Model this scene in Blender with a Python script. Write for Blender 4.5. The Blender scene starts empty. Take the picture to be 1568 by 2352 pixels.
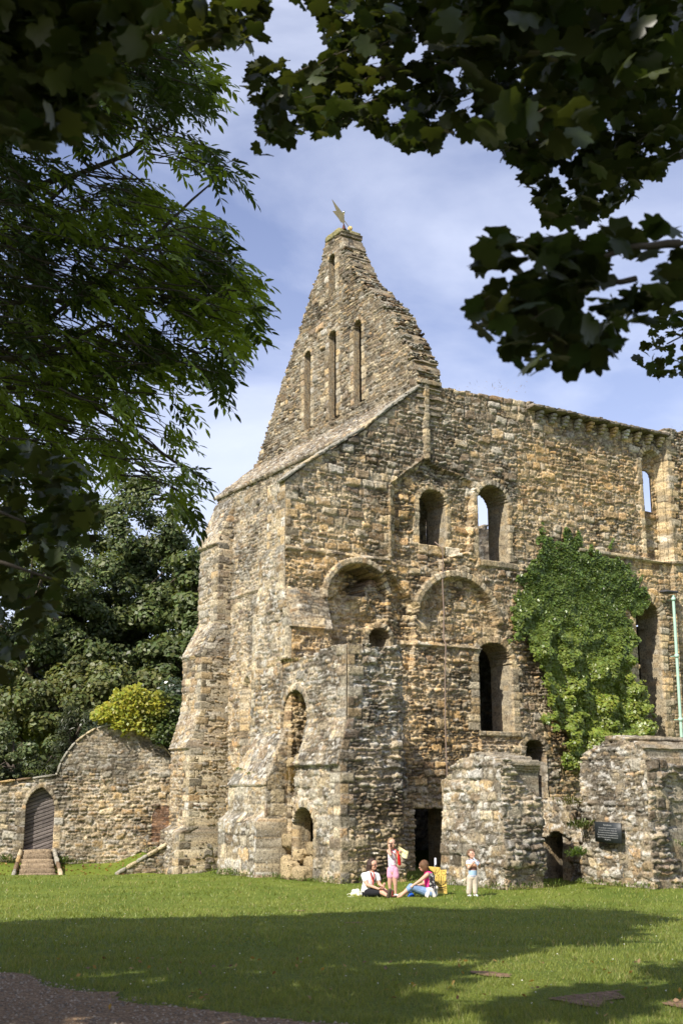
import bpy, bmesh, math, random
import numpy as np
from mathutils import Vector, Matrix
sc = bpy.context.scene
COL = sc.collection
R = math.radians
# ------------------------------------------------------------------ camera, sky, sun
CAM_H = 2.3
PITCH = math.atan(649/2700)
cam_d = bpy.data.cameras.new('camera'); cam = bpy.data.objects.new('camera', cam_d); COL.objects.link(cam)
cam.location = (0, 0, CAM_H); cam.rotation_euler = (math.pi/2+PITCH, 0, 0)
cam_d.sensor_fit = 'VERTICAL'; cam_d.sensor_height = 36; cam_d.sensor_width = 24
cam_d.lens = 36*2700/2352; cam_d.clip_start = .1; cam_d.clip_end = 2000
cam_d.dof.use_dof = True; cam_d.dof.focus_distance = 34; cam_d.dof.aperture_fstop = 4.0
sc.camera = cam
SUN_EL = R(43)
SUN = Vector((-.57*math.cos(SUN_EL), -.822*math.cos(SUN_EL), math.sin(SUN_EL))).normalized()
w = bpy.data.worlds.new('World'); sc.world = w; w.use_nodes = True
wn = w.node_tree; wn.nodes.clear()
def N(t, ty, **k):
    n = t.nodes.new(ty)
    for a, b in k.items(): setattr(n, a, b)
    return n
out = N(wn, 'ShaderNodeOutputWorld'); bg = N(wn, 'ShaderNodeBackground'); sky = N(wn, 'ShaderNodeTexSky')
sky.sky_type = 'NISHITA'; sky.sun_disc = False; sky.sun_elevation = SUN_EL
sky.sun_rotation = math.atan2(SUN.x, SUN.y)
sky.air_density = 1.0; sky.dust_density = .6; sky.ozone_density = 1.6
bg.inputs[1].default_value = .12
tc = N(wn, 'ShaderNodeTexCoord'); mp = N(wn, 'ShaderNodeMapping'); mp.inputs['Scale'].default_value = (1.0, 1.3, 2.6)
mp.inputs['Rotation'].default_value = (0, R(28), R(10))
nz = N(wn, 'ShaderNodeTexNoise'); nz.inputs['Scale'].default_value = 2.3; nz.inputs['Detail'].default_value = 9; nz.inputs['Roughness'].default_value = .55; nz.inputs['Distortion'].default_value = .35
cr = N(wn, 'ShaderNodeValToRGB'); cr.color_ramp.elements[0].position = .40; cr.color_ramp.elements[1].position = .80
cr.color_ramp.elements[0].color = (.03, .03, .03, 1); cr.color_ramp.elements[1].color = (.8, .8, .8, 1)
# more cloud low down
sp = N(wn, 'ShaderNodeSeparateXYZ'); lo = N(wn, 'ShaderNodeMapRange'); lo.inputs[1].default_value = .55; lo.inputs[2].default_value = .1; lo.inputs[3].default_value = 0; lo.inputs[4].default_value = .22
ad = N(wn, 'ShaderNodeMath', operation='ADD', use_clamp=True)
mx = N(wn, 'ShaderNodeMix', data_type='RGBA')
mx.inputs['B'].default_value = (6.4, 6.8, 8.0, 1)
L = wn.links.new
L(tc.outputs['Generated'], mp.inputs[0]); L(mp.outputs[0], nz.inputs['Vector']); L(nz.outputs[0], cr.inputs[0])
L(tc.outputs['Generated'], sp.inputs[0]); L(sp.outputs[2], lo.inputs[0]); L(lo.outputs[0], ad.inputs[1]); L(cr.outputs[0], ad.inputs[0])
hs = N(wn, 'ShaderNodeMix', data_type='RGBA', blend_type='MULTIPLY'); hs.inputs[0].default_value = 1; hs.inputs['B'].default_value = (1.2, 1.0, 1.08, 1)
L(sky.outputs[0], hs.inputs['A'])
L(ad.outputs[0], mx.inputs[0]); L(hs.outputs['Result'], mx.inputs['A']); L(mx.outputs['Result'], bg.inputs[0]); L(bg.outputs[0], out.inputs[0])
sd = bpy.data.lights.new('sun', 'SUN'); sun = bpy.data.objects.new('sun', sd); COL.objects.link(sun)
sd.energy = 5.0; sd.angle = R(.5); sd.color = (1, .93, .82)
sun.rotation_euler = SUN.to_track_quat('Z', 'Y').to_euler()
vs = sc.view_settings; vs.view_transform = 'Standard'; vs.look = 'None'; vs.gamma = 1; vs.exposure = 0.5
sc.cycles.max_bounces = 6; sc.cycles.transparent_max_bounces = 8
sc.cycles.use_denoising = True

# ------------------------------------------------------------------ frame of the ruin
AN = math.atan(1720/math.hypot(2700, 649))
U2 = np.array([-math.sin(AN), math.cos(AN)]); V2 = np.array([math.cos(AN), math.sin(AN)]); C0 = np.array([-1.77, 35.66])
def W3(u, v, z): p = C0+u*U2+v*V2; return np.array([p[0], p[1], z])
U3 = np.array([*U2, 0.]); V3 = np.array([*V2, 0.]); Z3 = np.array([0., 0, 1])
CX, CY, F = 784., 1176., 2700.
def at(x, y, dist):
    "point seen at photo pixel (x,y of the 1568x2352 view) at forward distance dist"
    rx, ry = (x-CX)/F, -(y-CY)/F
    s, c = math.sin(PITCH), math.cos(PITCH)
    k = dist/(c-ry*s)
    return np.array([rx*k, dist, CAM_H+(s+ry*c)*k])
def ss(t):
    t = np.clip(t, 0, 1); return t*t*(3-2*t)
def gh(x, y):
    return (.7*(1-ss((np.asarray(y)-9)/19)) - .66*ss((np.asarray(y)-35)/11)*ss((-np.asarray(x)-1.5)/5))

# ------------------------------------------------------------------ numpy helpers
rng = np.random.default_rng(7)
TAB = np.random.default_rng(3).random(65536)
def hsh(i, j, s=0):
    i = np.asarray(i).astype(np.int64); j = np.asarray(j).astype(np.int64)
    k = (i*73856093) ^ (j*19349663) ^ (s*83492791)
    k = k ^ (k >> 13); k = (k*1274126177) & 0x7fffffff; k = k ^ (k >> 15)
    return TAB[k & 65535]
def vn(x, y, s=0):
    ix = np.floor(x); iy = np.floor(y); fx = x-ix; fy = y-iy
    fx = fx*fx*(3-2*fx); fy = fy*fy*(3-2*fy)
    a = hsh(ix, iy, s); b = hsh(ix+1, iy, s); c = hsh(ix, iy+1, s); d = hsh(ix+1, iy+1, s)
    return (a*(1-fx)+b*fx)*(1-fy)+(c*(1-fx)+d*fx)*fy
def fb(x, y, s=0, o=3):
    r = 0; a = .5; t = 0
    for k in range(o): r = r+a*vn(x*2**k, y*2**k, s+k*17); t += a; a *= .55
    return r/t
def inpoly(x, y, poly):
    poly = np.asarray(poly, float); r = np.zeros(np.shape(x), bool); n = len(poly)
    for i in range(n):
        x1, y1 = poly[i]; x2, y2 = poly[(i+1) % n]
        if y1 == y2: continue
        c = ((y1 > y) != (y2 > y)) & (x < (x2-x1)*(y-y1)/(y2-y1)+x1)
        r ^= c
    return r
def rowsplit(A, Z, seed, hr, wr):
    r = np.random.default_rng(seed)
    z0 = Z.min()-.5; hs_ = r.uniform(hr[0], hr[1], int((Z.max()-z0)/hr[0])+12)
    zb = z0+np.concatenate([[0], np.cumsum(hs_)])
    row = np.clip(np.searchsorted(zb, Z, side='right')-1, 0, len(zb)-2)
    dz = np.minimum(Z-zb[row], zb[row+1]-Z)
    col = np.zeros(A.shape, int); dx = np.zeros(A.shape); la = np.zeros(A.shape); lz = (Z-zb[row])/(zb[row+1]-zb[row])
    a0 = A.min()-1
    for k in np.unique(row):
        m = row == k; h = zb[k+1]-zb[k]
        ws = h*r.uniform(wr[0], wr[1], int((A.max()-a0)/(h*wr[0]))+6)
        ab = a0+np.concatenate([[0], np.cumsum(ws)])
        c = np.clip(np.searchsorted(ab, A[m], side='right')-1, 0, len(ab)-2)
        col[m] = c; dx[m] = np.minimum(A[m]-ab[c], ab[c+1]-A[m]); la[m] = (A[m]-ab[c])/(ab[c+1]-ab[c])
    return row*4096+col, np.minimum(dx, dz), la, lz
PAL = np.array([(.50, .35, .17), (.52, .43, .275), (.33, .31, .25), (.215, .15, .09), (.095, .078, .06), (.41, .25, .115), (.58, .56, .50), (.14, .088, .07)])
#          gold  pale  grey brown dark orange lichen purple
GOLD = np.array([.42, .22, .09, .12, .03, .07, .01, .04])
GREY = np.array([.07, .17, .34, .17, .14, .02, .09, .00])
DARK = np.array([.04, .13, .24, .24, .24, .02, .08, .01])
ROOFD = np.array([.07, .25, .24, .23, .12, .02, .04, .03])
RAG = np.array([0, .1, .45, .25, .2, 0, 0, 0]); COPE = np.array([0, .35, .55, .1, 0, 0, 0, 0])
PALE = np.array([.12, .42, .34, .03, .01, .02, .06, .00])
def pick(r, W):   # W (...,8) weights
    cw = np.cumsum(W, -1); cw = cw/cw[..., -1:]
    return (r[..., None] > cw[..., :-1]).sum(-1)
def smoother(d, w): return ss(d/w)

class Patch:
    """a coursed stone face as real relief: a grid of stones standing proud of their mortar"""
    def __init__(s, P0, ad, bd, a0, a1, b0, b1, step, seed, n=None, hr=(.07, .155), wr=(1.1, 3.2), coarse=.28, chr_=(.20, .33), relief=.032, mortar=.035):
        s.P0 = np.array(P0, float); s.ad = np.array(ad, float); s.bd = np.array(bd, float)
        s.n = np.cross(s.ad, s.bd) if n is None else np.array(n, float)
        na = int(round((a1-a0)/step))+1; nb = int(round((b1-b0)/step))+1
        s.A, s.Z = np.meshgrid(np.linspace(a0, a1, na), np.linspace(b0, b1, nb))
        s.step = step; s.seed = seed
        A, Z = s.A, s.Z
        Zw = Z+.07*(fb(A*.6, Z*.6, seed)-.5)+.13*(fb(A*2.2, Z*2.2, seed+5)-.5)+.06*(vn(A*7, Z*7, seed+9)-.5)
        Aw = A+.12*(fb(A*2.2, Z*2.2, seed+3)-.5)+.06*(vn(A*7, Z*7, seed+11)-.5)
        i1, d1, l1, m1 = rowsplit(Aw, Zw, seed, hr, wr)
        i2, d2, l2, m2 = rowsplit(Aw, Zw, seed+1, chr_, (1.0, 2.2))
        c = hsh(i2, i2*0, seed+2)
        cf = fb(A*.5, Z*.5, seed+31)
        use = c < coarse*2*ss((cf-.25)/.5)
        i1 = i1+7
        s.id = np.where(use, i2+9000000, i1); s.d = np.where(use, d2, np.minimum(d1, np.where(d2 < d1, d1, d1)))
        s.la = np.where(use, l2, l1); s.lz = np.where(use, m2, m1)
        s.base = np.zeros(A.shape); s.keep = np.ones(A.shape, bool)
        s.W = np.ones(A.shape+(8,))*GREY
        s.relief = relief; s.mortar = mortar*np.ones(A.shape); s.rough = np.ones(A.shape); s.lich = .35*np.ones(A.shape)
        s.lab = np.zeros(A.shape, int); s.labn = {}
        s.corner = np.full(A.shape, 9.)
        s.tint = np.ones(A.shape+(3,))
        s.mcol = np.array((.46, .385, .27))*(.2+.95*ss((fb(A*.9, Z*.9, seed+90, 3)-.32)/.3))[..., None]*np.ones(A.shape+(3,))
    Tm = None
    def mixW(s, f, Wt): s.W = s.W*(1-f[..., None])+Wt*f[..., None]
    def dressed(s, m, idn, d, W=PALE, rough=.25, lich=.25, base=.02):
        s.id = np.where(m, idn+50000000, s.id); s.d = np.where(m, d, s.d); s.la = np.where(m, .5, s.la); s.lz = np.where(m, .5, s.lz)
        s.rough = np.where(m, rough, s.rough); s.mortar = np.where(m, .02, s.mortar); s.lich = np.where(m, lich, s.lich)
        s.W = np.where(m[..., None], W, s.W); s.base = s.base+np.where(m, base, 0)
    def sdarch(s, c, hw, zb, zs, pointed=0):
        A, Z = s.A, s.Z; dx = np.abs(A-c)
        if pointed:
            r = hw+pointed; top = np.hypot(dx+pointed, Z-zs)-r
        else: top = np.hypot(dx, Z-zs)-hw
        sdv = np.where(Z > zs, top, dx-hw)
        return np.maximum(sdv, zb-Z)
    def arch(s, c, hw, zb, zs, ring=.22, hole=True, jamb=.22, label=None, W=PALE, pointed=0, rec=0, base=.02, jz=None):
        sdv = s.sdarch(c, hw, zb, zs, pointed)
        A, Z = s.A, s.Z
        jn = np.floor((Z-zb)/.27); wj = jamb*(.75+.6*hsh(jn, (A > c), s.seed+77))
        th = np.arctan2(Z-zs, A-c); nst = max(7, int(round(math.pi*(hw+ring/2)/.17)))
        tn = np.floor(th/math.pi*nst)
        up = Z > zs
        m = (sdv >= -.12) & (sdv < np.where(up, ring, wj)) & (Z >= (zb if jz is None else jz))
        dj = np.abs((Z-zb)/.27-np.round((Z-zb)/.27))*.27
        dt = np.abs(th/math.pi*nst-np.round(th/math.pi*nst))*math.pi/nst*(hw+ring/2)
        d = np.minimum(np.where(up, dt, dj), np.where(up, ring, wj)-sdv); d = np.minimum(d, np.maximum(sdv, 0)+.03)
        idn = np.where(up, tn+100, jn*2+(A > c))+int(c*1000) % 997*211
        s.dressed(m, idn, d, W, base=base)
        if label:
            k = len(s.labn)+1; s.labn[k] = label; s.lab = np.where(m, k, s.lab)
        if hole: s.keep &= ~(sdv < 0)
        if rec: s.base = np.where(sdv < 0, s.base-rec, s.base)
        return sdv
    def quoin(s, ac, side, z0, z1, hh=.29, L=(.28, .52), W=PALE, ph=0):
        "dressed corner stones; side=+1: stones lie on a>ac"
        A, Z = s.A, s.Z
        da = (A-ac)*side; k = np.floor((Z+ph)/hh)
        Ln = np.where((k % 2) == 0, L[0], L[1])*(.85+.3*hsh(k, k*0, s.seed+5))
        m = (da >= -.01) & (da < Ln) & (Z >= z0) & (Z <= z1)
        dz = np.abs((Z+ph)/hh-np.round((Z+ph)/hh))*hh
        d = np.minimum(dz, Ln-da)
        s.dressed(m, k+int(abs(ac)*100)*31, d, W, rough=.35, base=.01)
        s.corner = np.where(Z*0 == 0, np.minimum(s.corner, np.where((Z >= z0) & (Z <= z1), np.abs(da), 9)), s.corner)
    def build(s, name, parent, T=.5, back=False, solidback=False, mat=None, keepstones=0., mats=None):
        A, Z = s.A, s.Z
        r1 = hsh(s.id, s.id*0+1, s.seed); r2 = hsh(s.id, s.id*0+2, s.seed); r3 = hsh(s.id, s.id*0+3, s.seed); r4 = hsh(s.id, s.id*0+4, s.seed)
        prof = smoother(s.d, .03+.03*r2)
        fine = fb(A*11, Z*11, s.seed+40)-.5; med = fb(A*1.1, Z*1.1, s.seed+41)-.5
        stone = s.relief*(r1*1.5-.55)+s.relief*.9*((s.la-.5)*(r2-.5)+(s.lz-.5)*(r3-.75))*1.6
        disp = s.base+prof*stone*s.rough - (1-prof)*s.mortar*(.7+1.0*r4*s.rough) + fine*.03*s.rough*(.3+.7*prof) + med*.10*np.minimum(s.rough, 1)
        cf = np.clip(s.corner/.07, 0, 1)
        disp = s.base+(disp-s.base)*cf-.012*(1-cf)
        P = s.P0+A[..., None]*s.ad+Z[..., None]*s.bd+disp[..., None]*s.n
        ci = pick(r4, s.W)
        mean = (s.W@PAL)/s.W.sum(-1)[..., None]
        col = (PAL[ci]*.6+mean*.4)*(.52+.80*r3[..., None])*np.stack([1+.0*r1, 1+.06*(r1-.5), 1+.16*(r1-.5)], -1)
        spots = ss((fb(A*6, Z*9, s.seed+50, 3)-.60)/.10)*s.lich
        drk = ss((fb(A*1.6, Z*1.0, s.seed+60, 4)-.54)/.12)*.5*np.minimum(1, s.lich*2)
        mortar = s.mcol*(.75+.4*vn(A*4, Z*4, s.seed+70))[..., None]
        col = mortar*(1-prof[..., None])+col*prof[..., None]
        col = col*(.62+.76*vn(A*15, Z*21, s.seed+71))[..., None]
        col = col*(1-drk[..., None])+np.array((.085, .075, .06))*drk[..., None]
        col = col*(1-spots[..., None])+np.array((.60, .58, .52))*spots[..., None]
        col = col*s.tint
        col = np.concatenate([col, s.lich[..., None]], -1)
        nb, na = A.shape
        K = s.keep
        fk = K[:-1, :-1] & K[1:, :-1] & K[:-1, 1:] & K[1:, 1:]
        idx = np.arange(nb*na).reshape(nb, na)
        q = np.stack([idx[:-1, :-1], idx[:-1, 1:], idx[1:, 1:], idx[1:, :-1]], -1)
        res = {}
        labs = [0]+list(s.labn)
        flab = s.lab[:-1, :-1]
        # boundary edges
        pad = np.zeros((nb+1, na+1), bool); pad[1:nb, 1:na] = fk
        E = []
        # horizontal edges between (i,j)-(i,j+1): faces above fk[i,j] (pad[i+1,j+1]) and below pad[i,j+1]
        up = pad[1:, 1:][:nb, :na-1] if False else pad[1:nb+1, 1:na]
        dn = pad[0:nb, 1:na]
        i, j = np.nonzero(up & ~dn); lu = s.lab[i, j]; E.append(np.stack([idx[i, j+1], idx[i, j], lu], -1))
        i, j = np.nonzero(dn & ~up); E.append(np.stack([idx[i, j], idx[i, j+1], s.lab[np.maximum(i-1, 0), j]], -1))
        rt = pad[1:nb, 1:na+1]; lf = pad[1:nb, 0:na]
        i, j = np.nonzero(rt & ~lf); E.append(np.stack([idx[i, j], idx[i+1, j], s.lab[i, j]], -1))
        i, j = np.nonzero(lf & ~rt); E.append(np.stack([idx[i+1, j], idx[i, j], s.lab[i, np.maximum(j-1, 0)]], -1))
        E = np.concatenate(E)
        Pf = P.reshape(-1, 3); Cf = col.reshape(-1, 4); Bf = (s.P0+A[..., None]*s.ad+Z[..., None]*s.bd).reshape(-1, 3)
        bfz = s.base.reshape(-1); TT = (np.full(A.shape, T) if s.Tm is None else s.Tm*1.).reshape(-1)
        objs = []
        for l in labs:
            faces = q[fk & (flab == l)]
            if len(faces) == 0: continue
            e = E[E[:, 2] == l]
            used = np.unique(np.concatenate([faces.ravel(), e[:, :2].ravel()]))
            remap = -np.ones(nb*na, int); remap[used] = np.arange(len(used))
            vs_ = [Pf[used]]; cs = [Cf[used]]; fs = [remap[faces]]
            nv = len(used)
            if len(e) and T > 0:
                bv = np.unique(e[:, :2].ravel()); rb = -np.ones(nb*na, int); rb[bv] = np.arange(len(bv))
                nst = max(1, int(T/.14)); prev = remap[bv]
                for k in range(1, nst+1):
                    dd = TT[bv]*k/nst
                    jit = (vn(Bf[bv, 0]*5+dd*7, Bf[bv, 2]*5+Bf[bv, 1]*5, k+s.seed)-.5)*.05
                    nvp = Bf[bv]+(np.minimum(bfz[bv], 0)-dd)[:, None]*s.n+jit[:, None]*np.array([.3, .3, 1])*(k < nst)
                    vs_.append(nvp)
                    hc = hsh(np.floor(Bf[bv, 2]/.17+k*.0), np.floor((Bf[bv, 0]+Bf[bv, 1])/.3)+k//2*3, s.seed)
                    Wb = s.W.reshape(-1, 8)[bv]; bc = (PAL[pick(hc, Wb)]*.35+.65*(Wb@PAL)/Wb.sum(-1)[:, None])*(.6+.45*vn(Bf[bv, 2]*9, (Bf[bv, 0]+Bf[bv, 1])*4+k*1.7, 5))[:, None]  # sides and reveals toned darker, jamb shade put into the colour
                    cs.append(np.concatenate([bc, .3+0*bc[:, :1]], 1))
                    cur = nv+np.arange(len(bv)); nv += len(bv)
                    fs.append(np.stack([prev[rb[e[:, 0]]], prev[rb[e[:, 1]]], cur[rb[e[:, 1]]], cur[rb[e[:, 0]]]], -1))
                    prev = cur
            if back or solidback:
                bm_ = q.reshape(-1, 4) if solidback else q[fk]
                if l == 0:
                    ub = np.unique(bm_.ravel()); rr = -np.ones(nb*na, int); rr[ub] = np.arange(len(ub))+nv
                    vs_.append(Bf[ub]-TT[ub][:, None]*s.n+ (np.minimum(bfz[ub], 0)[:, None])*s.n*(0 if solidback else 1)); hb = hsh(np.floor(Bf[ub, 2]/.16), np.floor((Bf[ub, 0]+Bf[ub, 1])/.3+.5*(np.floor(Bf[ub, 2]/.16) % 2)), 3); cs.append(np.concatenate([np.array((.25, .2, .14))*(.6+.8*hb[:, None]*vn(Bf[ub, 2]*12, Bf[ub, 0]*14, 4)[:, None]), .1+0*hb[:, None]], 1))
                    fs.append(rr[bm_][:, ::-1]); nv += len(ub)
            o = mesh_np(name if l == 0 else s.labn[l], np.concatenate(vs_), np.concatenate(fs), mat or MAT['stone'], np.concatenate(cs), objs[0] if objs else parent)
            objs.append(o)
        return objs
def mesh_np(name, v, f, mat, col=None, parent=None, smooth=False):
    me = bpy.data.meshes.new(name); v = np.asarray(v, np.float32); f = np.asarray(f, np.int32)
    k = f.shape[1]
    me.vertices.add(len(v)); me.vertices.foreach_set('co', v.ravel())
    me.loops.add(f.size); me.loops.foreach_set('vertex_index', f.ravel())
    me.polygons.add(len(f)); me.polygons.foreach_set('loop_start', np.arange(len(f), dtype=np.int32)*k)
    try: me.polygons.foreach_set('loop_total', np.full(len(f), k, np.int32))
    except Exception: pass
    if smooth: me.polygons.foreach_set('use_smooth', np.ones(len(f), bool))
    me.update(calc_edges=True); me.validate()
    if col is not None:
        a = me.color_attributes.new('Col', 'FLOAT_COLOR', 'POINT')
        c = np.zeros((len(v), 4), np.float32); c[:, :col.shape[1]] = col; a.data.foreach_set('color', c.ravel())
    me.materials.append(mat)
    o = bpy.data.objects.new(name, me); COL.objects.link(o)
    if parent is not None: o.parent = parent
    return o
def empty(name, label, cat, loc=(0, 0, 0), group=None, rz=0):
    o = bpy.data.objects.new(name, None); COL.objects.link(o); o.location = loc; o.rotation_euler = (0, 0, rz); o.empty_display_size = .3
    o['label'] = label; o['category'] = cat
    if group: o['group'] = group
    return o
def tag(o, label, cat, group=None, kind=None):
    o['label'] = label; o['category'] = cat
    if group: o['group'] = group
    if kind: o['kind'] = kind
    return o
def struct(o, kind='structure'): o['kind'] = kind; return o

# ------------------------------------------------------------------ materials
MAT = {}
def mat(name, col=(.5, .5, .5), rough=.85, attr=False, bump=0, bscale=30, var=0, vscale=8, spec=.3, metal=0, trans=0, coat=0):
    m = bpy.data.materials.new(name); m.use_nodes = True; t = m.node_tree; b = t.nodes['Principled BSDF']; l = t.links.new
    b.inputs['Roughness'].default_value = rough; b.inputs['Specular IOR Level'].default_value = spec; b.inputs['Metallic'].default_value = metal
    c = None
    if attr:
        a = N(t, 'ShaderNodeAttribute', attribute_name='Col'); c = a.outputs['Color']
    if var:
        tx = N(t, 'ShaderNodeTexCoord'); n = N(t, 'ShaderNodeTexNoise'); n.inputs['Scale'].default_value = vscale; n.inputs['Detail'].default_value = 6; n.inputs['Roughness'].default_value = .65
        l(tx.outputs['Object'], n.inputs['Vector'])
        mr = N(t, 'ShaderNodeMapRange'); mr.inputs[1].default_value = .3; mr.inputs[2].default_value = .7; mr.inputs[3].default_value = 1-var; mr.inputs[4].default_value = 1+var
        l(n.outputs[0], mr.inputs[0])
        mm = N(t, 'ShaderNodeMix', data_type='RGBA', blend_type='MULTIPLY'); mm.inputs[0].default_value = 1
        if c is not None: l(c, mm.inputs['A'])
        else: mm.inputs['A'].default_value = (*col, 1)
        l(mr.outputs[0], mm.inputs['B']); c = mm.outputs['Result']
    if c is not None: l(c, b.inputs['Base Color'])
    else: b.inputs['Base Color'].default_value = (*col, 1)
    if bump:
        tx = N(t, 'ShaderNodeTexCoord'); n = N(t, 'ShaderNodeTexNoise'); n.inputs['Scale'].default_value = bscale; n.inputs['Detail'].default_value = 5
        l(tx.outputs['Object'], n.inputs['Vector'])
        bp = N(t, 'ShaderNodeBump'); bp.inputs['Strength'].default_value = bump; bp.inputs['Distance'].default_value = .03
        l(n.outputs[0], bp.inputs['Height']); l(bp.outputs[0], b.inputs['Normal'])
    if trans:
        tr = N(t, 'ShaderNodeBsdfTranslucent'); ms = N(t, 'ShaderNodeMixShader'); ms.inputs[0].default_value = trans
        o = t.nodes['Material Output']
        if c is not None:
            tm = N(t, 'ShaderNodeMix', data_type='RGBA', blend_type='MULTIPLY'); tm.inputs[0].default_value = 1; tm.inputs['B'].default_value = (1.6, 1.5, .6, 1)
            l(c, tm.inputs['A']); l(tm.outputs['Result'], tr.inputs[0])
        else: tr.inputs[0].default_value = (col[0]*1.6, col[1]*1.5, col[2]*.6, 1)
        l(b.outputs[0], ms.inputs[1]); l(tr.outputs[0], ms.inputs[2]); l(ms.outputs[0], o.inputs[0])
    MAT[name] = m; return m
mat('stone', attr=True, rough=.92, bump=.85, bscale=26, var=.22, vscale=19, spec=.15)
def lichen(m):
    t = m.node_tree; l = t.links.new; b = t.nodes['Principled BSDF']; c = b.inputs['Base Color'].links[0].from_socket
    a = N(t, 'ShaderNodeAttribute', attribute_name='Col'); tx = N(t, 'ShaderNodeTexCoord')
    n = N(t, 'ShaderNodeTexNoise'); n.inputs['Scale'].default_value = 9; n.inputs['Detail'].default_value = 8; n.inputs['Roughness'].default_value = .78; l(tx.outputs['Object'], n.inputs['Vector'])
    r = N(t, 'ShaderNodeMapRange'); r.inputs[1].default_value = .56; r.inputs[2].default_value = .64; l(n.outputs[0], r.inputs[0])
    mu = N(t, 'ShaderNodeMath', operation='MULTIPLY', use_clamp=True); l(r.outputs[0], mu.inputs[0]); l(a.outputs['Alpha'], mu.inputs[1])
    x = N(t, 'ShaderNodeMix', data_type='RGBA'); x.inputs['B'].default_value = (.60, .58, .52, 1); l(mu.outputs[0], x.inputs[0]); l(c, x.inputs['A'])
    n2 = N(t, 'ShaderNodeTexNoise'); n2.inputs['Scale'].default_value = 15; n2.inputs['Detail'].default_value = 7; n2.inputs['Roughness'].default_value = .75; l(tx.outputs['Object'], n2.inputs['Vector'])
    r2 = N(t, 'ShaderNodeMapRange'); r2.inputs[1].default_value = .38; r2.inputs[2].default_value = .52; r2.inputs[3].default_value = .38; r2.inputs[4].default_value = 1; l(n2.outputs[0], r2.inputs[0])
    y = N(t, 'ShaderNodeMix', data_type='RGBA', blend_type='MULTIPLY'); y.inputs[0].default_value = 1; l(x.outputs['Result'], y.inputs['A']); l(r2.outputs[0], y.inputs['B'])
    l(y.outputs['Result'], b.inputs['Base Color'])
lichen(MAT['stone'])
mat('slate', attr=True, rough=.85, bump=.4, bscale=30, var=.2, vscale=12, spec=.2)
mat('brick', attr=True, rough=.9, bump=.3, var=.15, spec=.15)
mat('wood_door', (.13, .10, .09), rough=.75, bump=.4, bscale=20, var=.35, vscale=5)
mat('rust', (.10, .035, .025), rough=.8); mat('gilt', (.55, .40, .15), rough=.5, metal=0, var=.3, vscale=5); mat('chrome', (.6, .6, .6), rough=.25, metal=1)

# ------------------------------------------------------------------ the ruin
ruin = empty('ruined_dormitory', 'tall roofless stone ruin with a steep lancet gable and stepped buttresses', 'ruin', tuple(W3(0, 0, 0)))
RI = Matrix.Translation(ruin.location).inverted()
def setup(o):
    for x in (o if isinstance(o, list) else [o]):
        if x.parent is not None and x.parent.parent is None: x.matrix_parent_inverse = Matrix.Translation(x.parent.location).inverted()
    return o
def topline(A, pts):
    xs, zs = zip(*pts); return np.interp(A, xs, zs)
def wprof(z):   # how far the south-west corner stands out to the west
    return np.interp(z, [-1, 7.2, 7.22, 8.54, 9.3, 9.32, 20], [.5, .5, .56, .06, .06, 0, 0])

# --- west wall
st = .036
p = Patch([*C0, 0], V3, Z3, .04, 21, -.4, 16.7, st, 11, relief=.045, mortar=.045)
A, Z = p.A, p.Z
gold = ss((fb(A*.35, Z*.5, 5, 3)-.28)/.3)
upg = ss((Z-(12.0+1.6*(fb(A*.6, A*0, 6)-.5)-.35*np.clip(A-9, 0, 4)*0+np.where(A > 9.5, 2.2, 0)))/1.2)      # upper band is grey
p.mcol = p.mcol*(1-upg*.35)[..., None]; p.mixW(gold*(1-upg)*.95, GOLD)
p.mixW(upg*.75, DARK)
p.mixW(ss((A-9.2)/1)*ss((16.0-Z)/1.5)*ss((Z-9)/2)*.8, GOLD)
p.mixW(((A < 4.2) & (Z > 9.7))*.75, GREY*.8+GOLD*.2)
p.mixW(ss((3.9-A)/1.0)*ss((11.5-Z)/1.)*ss((Z-9.75)/.5)*.6, GOLD)
m = inpoly(A, Z, [(9.0, 7.2), (9.1, 4.2), (10.5, 4.2), (9.9, 6.4)]); p.mixW(m*.9, DARK)
p.mixW(((Z < 4.1) & (Z > 3.2) & (A > 7.5) & (A < 9.3))*1., DARK)
p.rough = 1+.45*ss((fb(A*.8, Z*.8, 21)-.45)/.2)
p.rough = np.where((A > 4.5) & (Z < 7.0) & (A < 7.5), 1.6, p.rough)
p.rough = np.where((A > 7.3) & (A < 9.3) & (Z < 9.0) & (Z > 7.3), .8, p.rough)
top = topline(A, [(0, 11.9), (.7, 12.5), (1.7, 13.2), (2.9, 14.0), (4.1, 15.05), (5.3, 16.02), (5.31, 16.15), (9, 16.3), (16.9, 16.28), (17, 16.45), (21, 16.4)])
rag = .12*(hsh(p.id, p.id*0+7, 1)-.5)
p.keep &= Z < top+np.where(A > 5.3, rag, rag*.3)
# gentle mass: buttress side, ledge at 9.75, scars
p.base += np.where(A < 1.47, wprof(Z), 0)
p.base += np.where((A >= 1.47) & (A < 4.2) & (Z < 9.72) & (Z > 6.6), .07, 0)
sc1 = fb(A*1.3, Z*1.3, 31, 4)
scar = inpoly(A, Z, [(3.95, 9.9), (3.95, 12.3), (5.35, 13.4), (5.6, 13.3), (7.4, 12.9), (7.5, 12.6), (7.2, 10.4), (6.6, 10.2), (5.1, 9.6)])
p.base += np.where(scar, -.13-.25*(sc1-.4), 0)
ruinz = ss((fb(A*.45+3, Z*.45, 71, 2)-.4)/.15)
low = inpoly(A, Z, [(1.5, 6.2), (1.5, 8.2), (3.9, 9.4), (5.0, 8.3), (4.8, 6.2)])
p.base += np.where(low, -.22-.35*(sc1-.4), 0)
p.mixW(low*.8, GOLD)
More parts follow.
